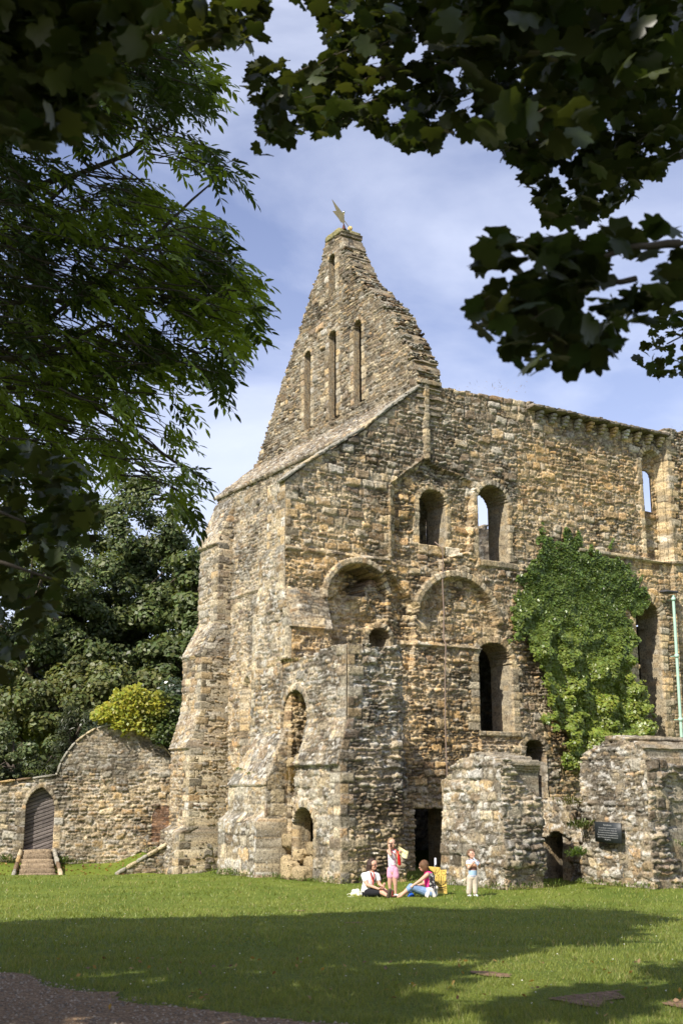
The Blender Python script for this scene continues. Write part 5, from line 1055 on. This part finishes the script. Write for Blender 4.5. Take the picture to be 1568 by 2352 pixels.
def flesh(name, caps, m, parent, vox=.006, colf=None, smooth=3, col=None):
    V, F_ = [], []
    for c in caps:
        v, f = capsule(*c); o_ = len(V); V += [tuple(x) for x in v]; F_ += [tuple(i+o_ for i in q) for q in f]
    me = bpy.data.meshes.new(name); me.from_pydata(V, [], F_); o = bpy.data.objects.new(name, me); COL.objects.link(o)
    md = o.modifiers.new('r', 'REMESH'); md.mode = 'VOXEL'; md.voxel_size = vox; sm = o.modifiers.new('s', 'SMOOTH'); sm.factor = .6; sm.iterations = smooth
    bpy.context.view_layer.update(); dg = bpy.context.evaluated_depsgraph_get(); me2 = bpy.data.meshes.new_from_object(o.evaluated_get(dg)); o.modifiers.clear(); o.data = me2; bpy.data.meshes.remove(me); me2.name = name
    n = len(me2.vertices); P = np.empty(n*3, np.float32); me2.vertices.foreach_get('co', P); P = P.reshape(-1, 3)
    a = me2.color_attributes.new('Col', 'FLOAT_COLOR', 'POINT'); c = np.ones((n, 4), np.float32); c[:, :3] = colf(P) if colf else np.array(col); a.data.foreach_set('color', c.ravel())
    me2.polygons.foreach_set('use_smooth', np.ones(len(me2.polygons), bool)); me2.materials.clear(); me2.materials.append(m); o.parent = parent; o.matrix_parent_inverse = Matrix.Translation(parent.location).inverted() if parent else Matrix(); return o
mat('skin', attr=True, rough=.5, spec=.35); MAT['skin'].node_tree.nodes['Principled BSDF'].inputs['Subsurface Weight'].default_value = .08
mat('cloth', attr=True, rough=.9, bump=.35, bscale=45, spec=.1); mat('hair', attr=True, rough=.45, bump=.6, bscale=90, spec=.4); mat('eye', (.03, .02, .015), rough=.2); mat('dark', (.02, .02, .022), rough=.4)
SK = (.60, .345, .24)
def hand(wr, tipdir, nrm, s=1., curl=.5, side=1):
    wr = np.array(wr); d = np.array(tipdir, float); d /= np.linalg.norm(d); n = np.array(nrm, float); n -= n@d*d; n /= np.linalg.norm(n); b = np.cross(d, n)*side; C = [(wr, .022*s, wr+d*.03*s, .026*s)]
    for k, (off, ln) in enumerate(((-.03, .062), (-.01, .074), (.01, .078), (.029, .068))):
        base = wr+d*.085*s+b*off*s; C.append((wr+d*.02*s+b*off*.5*s, .017*s, base, .012*s)); m_ = base+(d*math.cos(curl)+n*math.sin(curl))*ln*.5*s; C.append((base, .0095*s, m_, .0085*s)); C.append((m_, .0085*s, m_+(d*math.cos(curl*2)+n*math.sin(curl*2))*ln*.5*s, .007*s))
    t0 = wr+d*.025*s+b*.028*s; t1 = t0+(d*.6+b*.7+n*.3)*.038*s; C += [(wr, .018*s, t0, .014*s), (t0, .013*s, t1, .010*s), (t1, .010*s, t1+(d*.9+n*.3)*.03*s, .008*s)]; return C
def head(c, f, s=1.):
    c = np.array(c, float); f = np.array(f, float); f /= np.linalg.norm(f); r_ = np.cross(f, [0, 0, 1.]); r_ /= np.linalg.norm(r_); u = np.cross(r_, f)
    C = [(c-f*.03*s+u*.025*s, .088*s, c+f*.008*s+u*.03*s, .086*s), (c+f*.03*s-u*.03*s, .062*s, c+f*.045*s-u*.07*s, .036*s), (c+f*.01*s-u*.02*s, .072*s, c+f*.02*s-u*.05*s, .058*s), (c+f*.088*s+u*.01*s, .010*s, c+f*.106*s-u*.018*s, .014*s), (c+f*.084*s-u*.052*s, .012*s, c+f*.086*s-u*.06*s, .012*s)]
    for sg in (-1, 1): C += [(c+r_*sg*.078*s+u*.012*s-f*.005*s, .016*s, c+r_*sg*.08*s-u*.02*s-f*.005*s, .012*s), (c+f*.06*s+r_*sg*.035*s-u*.02*s, .022*s, c+f*.058*s+r_*sg*.036*s-u*.025*s, .022*s)]
    return C, (f, r_, u)
def facecol(c, ax, s, base=SK):
    f, r_, u = ax; mo = c+f*.096*s-u*.054*s
    def g(P):
        col = np.tile(np.array(base), (len(P), 1)); d = np.linalg.norm((P-mo)*1., axis=1); k = np.exp(-(d/(.014*s))**2)[:, None]; col = col*(1-k*.7)+np.array((.45, .12, .10))*k*.7
        for sg in (-1, 1):
            ck = c+f*.07*s+r_*sg*.045*s-u*.025*s; k = np.exp(-(np.linalg.norm(P-ck, axis=1)/(.025*s))**2)[:, None]; col = col*(1-k*.3)+np.array((.62, .24, .18))*k*.3
        return col
    return g
def face(c, ax, s, parent, glasses=False):
    f, r_, u = ax
    for sg in (-1, 1):
        e = c+f*.080*s+r_*sg*.032*s+u*.006*s; flesh('eye', [(e, .0125*s, e+f*.001, .0125*s)], MAT['eye'], parent, .004, col=(.03, .02, .02), smooth=0)
        ac = Acc(); tube(ac, [e+u*.02*s-r_*.016*s+f*.004*s, e+u*.024*s+f*.006*s, e+u*.02*s+r_*.016*s+f*.004*s], [.003*s, .0045*s, .003*s], 5); setup(ac.build('eyebrow', MAT['dark'], parent))
    if glasses:
        ac = Acc()
        for sg in (-1, 1):
            e = c+f*.1*s+r_*sg*.034*s+u*.004*s; tube(ac, [e+(r_*math.cos(q)*.026+u*math.sin(q)*.019)*s for q in np.linspace(0, 2*math.pi, 13)], [.0035]*13, 5); tube(ac, [e+r_*sg*.026*s, c+r_*sg*.085*s+u*.006*s], [.003]*2, 4)
        tube(ac, [c+f*.1*s-r_*.01*s, c+f*.1*s+r_*.01*s], [.003]*2, 4); setup(ac.build('glasses', MAT['dark'], parent))
def person(label, loc): return empty('person', label, 'person', tuple(loc))
def soft(P, col, seed, sc_=9, amt=.18): return np.array(col)*(1-amt+2*amt*fb(P[:, 0]*sc_+P[:, 1]*4, P[:, 2]*sc_, seed, 3))[:, None]
# --- woman in the white shirt
w1 = person('woman in white T-shirt, glasses and black shorts sitting with legs stretched out', wp(252, 715))
hc = wp(318, 398, -.02); H_, ax = head(hc, (.78, -.62, -.08), 1.06)
body = [(wp(255, 665), .13, wp(268, 590), .115), (wp(268, 590), .115, wp(285, 520), .12), (wp(238, 500, -.05), .055, wp(345, 495, .04), .055), (wp(298, 480), .055, wp(308, 432), .048),
        (wp(222, 505, -.08), .056, wp(256, 592, -.16), .045), (wp(256, 592, -.16), .043, wp(372, 630, -.24), .026), (wp(362, 505, .05), .052, wp(385, 592, .0), .042), (wp(385, 592), .04, wp(412, 606, -.16), .026),
        (wp(262, 668, -.07), .095, wp(402, 662, -.20), .062), (wp(402, 662, -.2), .06, wp(466, 694, -.42), .036), (wp(275, 668, .08), .095, wp(430, 650, .02), .06), (wp(430, 650, .02), .058, wp(500, 692, -.16), .036)]+H_
body += hand(wp(374, 631, -.24), (1, -.2, .1), (0, .2, 1), 1., .5)+hand(wp(414, 606, -.17), (.3, -.5, .1), (-.4, 0, 1), 1., .8, -1)
flesh('body', body, MAT['skin'], w1, colf=facecol(hc, ax, 1.06)); face(hc, ax, 1.06, w1, True)
flesh('shirt', [(wp(255, 660), .142, wp(268, 590), .132), (wp(268, 590), .132, wp(285, 520), .137), (wp(236, 500, -.05), .067, wp(347, 495, .04), .067), (wp(223, 503, -.08), .07, wp(238, 545, -.11), .068), (wp(362, 503, .05), .066, wp(375, 545, .03), .064)], MAT['cloth'], w1, .008, lambda P: soft(P, (.80, .78, .77), 3))
flesh('shorts', [(wp(256, 676), .145, wp(258, 668), .14), (wp(264, 670, -.07), .105, wp(372, 666, -.17), .088), (wp(277, 670, .08), .105, wp(395, 655, .03), .085)], MAT['cloth'], w1, .008, lambda P: soft(P, (.022, .022, .026), 4))
flesh('hair', [(hc+np.array([-.04, .02, .035]), .108, hc+np.array([-.02, .02, .055]), .102), (hc+np.array([-.06, -.02, .0]), .075, hc+np.array([-.07, -.02, -.05]), .06), (hc+np.array([-.08, .02, 0]), .07, wp(268, 440, .02), .055), (wp(268, 440, .02), .055, wp(262, 462, .02), .035), (hc+np.array([.03, .06, -.02]), .055, wp(345, 455, .06), .035)], MAT['hair'], w1, .007, lambda P: soft(P, (.05, .026, .018), 5, 30, .4))
for nm, pp, c_ in (('lanyard', [wp(288, 462, -.10), wp(296, 500, -.14), wp(320, 560, -.15), wp(318, 590, -.15)], (.7, .06, .03)), ('lanyard', [wp(325, 462, -.08), wp(330, 510, -.12), wp(320, 560, -.15)], (.7, .06, .03)), ('shoulder_strap', [wp(296, 470, -.10), wp(318, 530, -.15), wp(350, 600, -.14), wp(362, 615, -.1)], (.02, .02, .02))):
    ac = Acc(); tube(ac, pp, [.009]*len(pp), 6, c_); setup(ac.build(nm, MAT['cloth'], w1))
for a, b in ((wp(464, 704, -.44), wp(486, 632, -.50)), (wp(502, 700, -.18), wp(514, 652, -.22))): flesh('shoe', [(a, .038, b, .036), (a+np.array([.012, -.02, 0]), .034, b+np.array([.008, -.02, 0]), .034)], MAT['cloth'], w1, .008, lambda P: soft(P, (.085, .065, .05), 6))
# --- standing girl
g1 = person('standing girl in white top and pink shorts holding a phone to her ear', wp(525, 715))
hc = wp(517, 180, -.02); H_, ax = head(hc, (.5, -.85, -.12), .95)
fl1, fl2 = wp(500, 690, .02), wp(556, 690, -.02)
body = [(wp(522, 470), .085, wp(520, 400), .078), (wp(520, 400), .078, wp(518, 290), .082), (wp(482, 256, -.02), .04, wp(556, 254, .02), .04), (wp(517, 250), .04, wp(517, 215), .036),
        (wp(480, 258, -.02), .038, wp(503, 292, -.16), .032), (wp(503, 292, -.16), .03, wp(492, 218, -.13), .021), (wp(560, 258, .02), .038, wp(590, 322, .0), .03), (wp(590, 322, .0), .029, wp(592, 278, -.17), .021),
        (wp(502, 490, .01), .075, wp(494, 595, .01), .046), (wp(494, 595, .01), .044, wp(500, 682, .02), .028), (wp(546, 490, -.01), .075, wp(552, 595, -.02), .046), (wp(552, 595, -.02), .044, wp(554, 680, -.01), .028)]+H_
body += hand(wp(492, 218, -.13), (-.05, .05, 1), (.6, .5, 0), .8, .5)+hand(wp(592, 278, -.17), (.3, -.6, .3), (0, 0, 1), .8, .9, -1)
flesh('body', body, MAT['skin'], g1, colf=facecol(hc, ax, .95, (.56, .34, .24))); face(hc, ax, .95, g1)
flesh('top', [(wp(522, 400), .092, wp(518, 290), .094), (wp(520, 290), .09, wp(490, 262, -.01), .052), (wp(520, 290), .09, wp(548, 260, .01), .052)], MAT['cloth'], g1, .008, lambda P: np.where((fb(P[:, 0]*26, P[:, 2]*26, 3) > .6)[:, None], np.array((.75, .38, .52)), soft(P, (.80, .76, .80), 3)))
flesh('shorts', [(wp(525, 425), .095, wp(527, 450), .098), (wp(505, 450, .01), .085, wp(502, 508, .01), .085), (wp(548, 450, -.01), .085, wp(556, 508, -.01), .085)], MAT['cloth'], g1, .008, lambda P: soft(P, (.78, .38, .52), 4))
flesh('hair', [(hc+np.array([-.012, .025, .03]), .09, hc+np.array([-.01, .02, .045]), .087), (hc+np.array([-.05, .04, 0]), .055, wp(490, 232, .04), .03), (hc+np.array([.03, .06, -.02]), .055, wp(535, 225, .05), .03)], MAT['hair'], g1, .007, lambda P: soft(P, (.34, .21, .11), 5, 30, .35))
for p_ in (fl1, fl2): flesh('shoe', [(p_+np.array([-.01, .04, -.02]), .03, p_+np.array([.03, -.07, -.025]), .03)], MAT['cloth'], g1, .008, lambda P: soft(P, (.72, .72, .74), 6))
ac = Acc(); pp = [wp(498, 232, .02), wp(520, 262, -.1), wp(560, 300, -.12), wp(575, 262, -.1), wp(540, 232, .0)]; tube(ac, pp, [.008]*5, 6, (.6, .05, .02)); setup(ac.build('lanyard', MAT['cloth'], g1))
ph = pmesh('phone', [[wp(484, 168, -.13), wp(508, 180, -.16), wp(510, 214, -.15), wp(487, 206, -.12)]], MAT['dark'], None, thick=.012, tdir=(.5, .8, 0)); tag(ph, "dark phone pressed to the girl's ear", 'phone')
flesh('shopping_bag', [(wp(584, 262, -.17), .016, wp(590, 320, -.15), .03), (wp(590, 320, -.15), .035, wp(597, 385, -.13), .04)], MAT['cloth'], None, .007, lambda P: soft(P, (.50, .018, .02), 6)); tag(bpy.context.scene.objects['shopping_bag'], "slim red bag hanging from the girl's hand", 'bag')
mat('paper', attr=True, rough=.8)
nx_, ny_ = 15, 11; Uq, Vq = np.meshgrid(np.linspace(0, 1, nx_), np.linspace(0, 1, ny_)); c00, c10, c01, c11 = wp(582, 205, -.2), wp(695, 258, -.16), wp(590, 290, -.26), wp(672, 332, -.24)
Pm = (c00*(1-Uq[..., None])+c10*Uq[..., None])*(1-Vq[..., None])+(c01*(1-Uq[..., None])+c11*Uq[..., None])*Vq[..., None]; Pm[..., 1] += .03*np.sin(Uq*6); Pm[..., 2] += .012*np.sin(Uq*6+1)
cm = np.where((fb(Uq*7, Vq*6, 4) > .62)[..., None], np.array((.30, .28, .12)), np.array((.72, .62, .34))); idx = np.arange(nx_*ny_).reshape(ny_, nx_)
o = mesh_np('paper_map', Pm.reshape(-1, 3), np.stack([idx[:-1, :-1], idx[:-1, 1:], idx[1:, 1:], idx[1:, :-1]], -1).reshape(-1, 4), MAT['paper'], cm.reshape(-1, 3), None, True); tag(o, "creased yellowish paper map held out by the standing girl", 'map')
# --- woman in the pink top
w2 = person('woman with bob hair, pink top and jeans sitting sideways with knees raised', wp(920, 715))
hc = wp(852, 412, .0); H_, ax = head(hc, (-.9, .35, -.15), 1.04)
body = [(wp(925, 665), .13, wp(920, 590), .115), (wp(920, 590), .115, wp(905, 520), .115), (wp(890, 492, -.12), .05, wp(915, 485, .14), .05), (wp(890, 480), .05, wp(868, 448), .046),
        (wp(886, 492, -.14), .05, wp(812, 548, -.2), .04), (wp(812, 548, -.2), .038, wp(742, 592, -.2), .025), (wp(900, 492, .14), .048, wp(850, 590, .05), .04), (wp(850, 590, .05), .038, wp(785, 606, -.03), .025),
        (wp(905, 675, -.09), .1, wp(712, 612, -.16), .064), (wp(712, 612, -.16), .06, wp(610, 694, -.22), .036), (wp(905, 680, .09), .1, wp(745, 640, .14), .062), (wp(745, 640, .14), .058, wp(580, 706, -.04), .036),
        (wp(610, 700, -.22), .032, wp(575, 712, -.26), .024), (wp(580, 708, -.04), .034, wp(500, 716, -.1), .022)]+H_
body += hand(wp(742, 592, -.2), (-.9, 0, -.3), (0, .2, -1), 1., .6)+hand(wp(785, 606, -.03), (-.9, -.2, -.2), (0, .2, -1), 1., .5, -1)
for b_, k in ((wp(575, 712, -.26), 1), (wp(500, 716, -.1), 1)):
    for i in range(5): body.append((b_+np.array([.01, (i-2)*.012, 0]), .010, b_+np.array([-.03+.004*abs(i-1), (i-2)*.014, .0]), .0075))
flesh('body', body, MAT['skin'], w2, colf=facecol(hc, ax, 1.04)); face(hc, ax, 1.04, w2)
def pk(P):
    q = (P[:, 0] > wp(900, 0)[0]+.05*(fb(P[:, 2]*14, P[:, 1]*14, 2)-.5)) & (P[:, 2] < wp(0, 478)[2]); dk = np.where((fb(P[:, 0]*20+P[:, 1]*20, P[:, 2]*24, 7) > .56)[:, None], np.array((.45, .42, .40)), np.array((.035, .03, .035)))
    return np.where(q[:, None], dk, soft(P, (.80, .05, .24), 3))
flesh('top', [(wp(925, 650), .138, wp(920, 590), .130), (wp(920, 590), .13, wp(906, 520), .128), (wp(893, 495, -.10), .058, wp(914, 488, .12), .058), (wp(890, 482, 0), .06, wp(880, 470, 0), .056)], MAT['cloth'], w2, .008, pk)
flesh('jeans', [(wp(922, 678), .14, wp(918, 665), .138), (wp(905, 677, -.09), .108, wp(712, 612, -.16), .076), (wp(712, 612, -.16), .074, wp(682, 640, -.18), .062), (wp(905, 682, .09), .108, wp(745, 642, .14), .074), (wp(745, 642, .14), .07, wp(700, 662, .1), .06)], MAT['cloth'], w2, .008, lambda P: soft(P, (.20, .30, .48), 4, 14, .3))
flesh('hair', [(hc+np.array([.012, -.01, .035]), .112, hc+np.array([.015, 0, .045]), .106), (hc+np.array([.035, -.03, -.01]), .085, hc+np.array([.04, -.02, -.06]), .07), (hc+np.array([.0, -.06, .0]), .06, hc+np.array([.0, -.06, -.06]), .045), (hc+np.array([.02, .06, .0]), .06, hc+np.array([.0, .06, -.06]), .045)], MAT['hair'], w2, .007, lambda P: soft(P, (.15, .075, .035), 5, 34, .5))
flesh('waist_cloth', [(wp(870, 640, -.14), .035, wp(975, 630, .0), .06), (wp(960, 632, .03), .07, wp(965, 690, .02), .075), (wp(905, 640, -.14), .05, wp(880, 712, -.2), .03), (wp(925, 650, -.12), .06, wp(955, 705, -.12), .05), (wp(880, 640, -.16), .03, wp(862, 712, -.22), .018)], MAT['cloth'], w2, .008, lambda P: soft(P, (.76, .70, .64), 8, 14, .25))
# --- boy
b1 = person('small boy in a striped T-shirt and beige trousers drinking from a bottle', wp(1357, 715))
hc = wp(1357, 290, -.02); H_, ax = head(hc, (.62, -.78, .12), .93)
body = [(wp(1362, 500), .085, wp(1366, 430), .085), (wp(1366, 430), .085, wp(1366, 375), .085), (wp(1326, 364), .038, wp(1408, 362), .038), (wp(1362, 358), .038, wp(1358, 325), .036),
        (wp(1322, 366), .038, wp(1322, 425, -.1), .031), (wp(1322, 425, -.1), .03, wp(1382, 358, -.2), .020), (wp(1412, 366), .037, wp(1437, 424, -.08), .030), (wp(1437, 424, -.08), .029, wp(1424, 388, -.2), .020),
        (wp(1338, 520), .07, wp(1332, 610), .045), (wp(1332, 610), .043, wp(1326, 690), .03), (wp(1388, 520), .07, wp(1390, 610), .045), (wp(1390, 610), .043, wp(1386, 688), .03)]+H_
body += hand(wp(1380, 358, -.2), (.5, -.1, .25), (.4, 0, -1), .7, .9)+hand(wp(1424, 388, -.2), (-.5, -.1, .6), (-1, 0, 0), .7, .9, -1)
flesh('body', body, MAT['skin'], b1, colf=facecol(hc, ax, .93, (.62, .37, .27))); face(hc, ax, .93, b1)
def stripes(P):
    z = P[:, 2]-GZ; k = np.floor(z/.014) % 2; c = np.where((k > 0)[:, None], np.array((.72, .72, .74)), np.array((.16, .18, .32)))
    m1 = (z > .66) & (z < .74); c = np.where(m1[:, None], np.where((k > 0)[:, None], np.array((.78, .28, .12)), np.array((.70, .55, .42))), c)
    m2 = (z > .585) & (z < .66); c = np.where(m2[:, None], np.where((k > 0)[:, None], np.array((.10, .07, .12)), np.array((.45, .22, .15))), c)
    m3 = (z > .48) & (z < .585); c = np.where(m3[:, None], np.where((k > 0)[:, None], np.array((.42, .58, .72)), np.array((.30, .45, .65))), c); return c
flesh('t_shirt', [(wp(1366, 505), .098, wp(1368, 430), .1), (wp(1368, 430), .1, wp(1366, 378), .096), (wp(1326, 366), .048, wp(1408, 364), .048), (wp(1322, 368), .05, wp(1317, 395, -.04), .05), (wp(1412, 368), .05, wp(1428, 395, -.03), .048)], MAT['cloth'], b1, .007, stripes)
flesh('trousers', [(wp(1364, 520), .092, wp(1364, 512), .092), (wp(1340, 525), .082, wp(1330, 610), .066), (wp(1330, 610), .066, wp(1322, 672), .062), (wp(1386, 525), .08, wp(1390, 610), .064), (wp(1390, 610), .062, wp(1388, 672), .056)], MAT['cloth'], b1, .008, lambda P: soft(P, (.56, .48, .38), 4, 16, .25))
flesh('hair', [(hc+np.array([-.015, .018, .035]), .088, hc+np.array([.005, .01, .05]), .084), (hc+np.array([-.04, .03, .0]), .07, hc+np.array([-.035, .04, -.03]), .055)], MAT['hair'], b1, .007, lambda P: soft(P, (.15, .085, .045), 5, 34, .4))
for p_, c_ in ((wp(1324, 704), (.75, .78, .82)), (wp(1388, 702), (.70, .74, .82))): flesh('shoe', [(p_+np.array([-.01, .04, -.0]), .03, p_+np.array([.03, -.07, -.008]), .03), (p_+np.array([-.01, .04, .03]), .03, p_+np.array([0, .02, .03]), .03)], MAT['cloth'], b1, .008, lambda P: np.where((P[:, 2] > GZ+.055)[:, None], np.array((.08, .22, .42)), np.array((.76, .78, .82))))
m = mat('bottle_plastic', (.62, .74, .90), rough=.12, spec=.6); m.node_tree.nodes['Principled BSDF'].inputs['Transmission Weight'].default_value = .55
bt = empty('bottle', 'clear bluish water bottle tipped to the small boy\'s mouth', 'bottle', tuple(wp(1396, 350, -.24)))
q0, q1_ = wp(1374, 322, -.135), wp(1412, 392, -.27); dq = q1_-q0; ac = Acc(); tube(ac, [q0+dq*k for k in (.16, .2, .35, .42, .6, .64, .8, .97, 1.0)], [.011, .013, .031, .033, .033, .030, .033, .033, .02], 12); setup(ac.build('bottle_body', MAT['bottle_plastic'], bt, True)); ac = Acc(); tube(ac, [q0, q0+dq*.02, q0+dq*.16, q0+dq*.17], [.005, .012, .013, .006], 10); mat('white_plastic', (.75, .78, .82), rough=.4); setup(ac.build('spout', MAT['white_plastic'], bt, True))
# --- things on the grass
mat('bag_plastic', attr=True, rough=.35, trans=.35, spec=.5)
cb_ = empty('carrier_bag', 'crumpled white plastic carrier bag on the grass beside the seated woman', 'bag', tuple(wp(150, 715)))
caps = [(wp(110+r.uniform(-20, 90), 690+r.uniform(-30, 22), r.uniform(-.1, .1)), r.uniform(.03, .06), wp(110+r.uniform(-10, 100), 700+r.uniform(-45, 8), r.uniform(-.1, .1)), r.uniform(.02, .05)) for _ in range(16)]
flesh('bag_body', caps, MAT['bag_plastic'], cb_, .008, lambda P: soft(P, (.80, .82, .84), 3, 14, .2), 1)
ac = Acc(); tube(ac, [wp(105, 690, -.05), wp(70, 683, -.08), wp(45, 692, -.1), wp(45, 706, -.12), wp(75, 714, -.12), wp(115, 716, -.1)], [.012, .009, .008, .008, .009, .012], 6, (.80, .82, .80)); setup(ac.build('handle', MAT['bag_plastic'], cb_, True))
flesh('blue_bag', [(wp(690, 716, .05), .025, wp(745, 716, .1), .03), (wp(705, 700, .05), .03, wp(735, 698, .08), .03), (wp(720, 690, .06), .02, wp(728, 688, .08), .02)], MAT['cloth'], None, .008, lambda P: soft(P, (.03, .12, .55), 4)); tag(bpy.context.scene.objects['blue_bag'], "small bright blue bag under the pink-topped woman's knees", 'bag')
flesh('drink_bottle', [(wp(516, 705, -.3), .014, wp(516, 660, -.3), .014), (wp(516, 655, -.3), .008, wp(516, 645, -.3), .008)], MAT['cloth'], None, .005, lambda P: soft(P, (.22, .03, .03), 4)); tag(bpy.context.scene.objects['drink_bottle'], "small dark red bottle standing by the seated woman's shoes", 'bottle')
mat('yellow_board', (.72, .50, .12), rough=.7, var=.12, vscale=6); mat('ink', (.12, .09, .03), rough=.8)
bd_ = empty('ship_board', 'yellow cut-out board printed with a dark sailing ship, leaning on the ruin foot', 'board', tuple(wp(1050, 700, .55)))
ol = [(990, 697), (984, 600), (988, 520), (965, 480), (940, 462), (916, 425), (1044, 436), (1046, 462), (1112, 460), (1104, 560), (1110, 600), (1113, 706)]
setup(pmesh('panel', [[wp(x, y, .5) for x, y in ol]], MAT['yellow_board'], bd_, thick=.02, tdir=(0, 1, 0)))
def stroke(pts, w_=3.2): 
    q = []; pts = np.array(pts, float)
    for a, b in zip(pts[:-1], pts[1:]):
        n_ = np.array([-(b-a)[1], (b-a)[0]]); n_ = n_/(np.linalg.norm(n_)+1e-9)*w_/2; q.append([wp(*(a+n_), .494), wp(*(b+n_), .494), wp(*(b-n_), .494), wp(*(a-n_), .494)])
    return q
polys = []
polys += stroke([(985, 435), (985, 500), (1000, 545)])+stroke([(930, 432), (955, 470), (985, 500)])+stroke([(1040, 440), (1025, 480), (985, 500)])+stroke([(985, 500), (960, 460)])+stroke([(985, 500), (1008, 450)])
polys += stroke([(1052, 470), (1060, 510), (1085, 515), (1108, 500), (1095, 480), (1060, 470)])+stroke([(1005, 495), (1020, 525), (1035, 505)], 5)
for x in (1000, 1022, 1045, 1068): polys += stroke([(x, 620), (x+3, 545), (x+10, 530)], 3)
polys += stroke([(1050, 630), (1052, 520)], 4)+stroke([(1025, 620), (1028, 525)], 4)
polys += stroke([(995, 580), (1010, 612), (1050, 620), (1090, 605), (1104, 570)], 7)+stroke([(1000, 635), (1040, 645), (1105, 632)], 12)+stroke([(1000, 655), (1050, 662), (1106, 652)], 8)
for x in range(1003, 1104, 11): polys += stroke([(x, 570+abs(x-1050)*.0), (x+2, 605)], 4)
polys += stroke([(998, 672), (1105, 674)], 5)
ob_ = pmesh('ship_print', polys, MAT['ink'], bd_); setup(ob_)
po = empty('metal_post', 'short silver post standing behind the yellow ship board', 'post', tuple(wp(1003, 715, .75)))
ac = Acc(); tube(ac, [wp(1003, 722, .75), wp(1004, 345, .75), wp(1004, 343, .75)], [.026, .026, .012], 12); mat('silver', (.62, .63, .66), rough=.4, metal=.3); setup(ac.build('tube', MAT['silver'], po, True)); ac = Acc(); tube(ac, [wp(996, 425, .72), wp(1012, 425, .72)], [.03, .03], 8); setup(ac.build('clip', MAT['dark'], po))
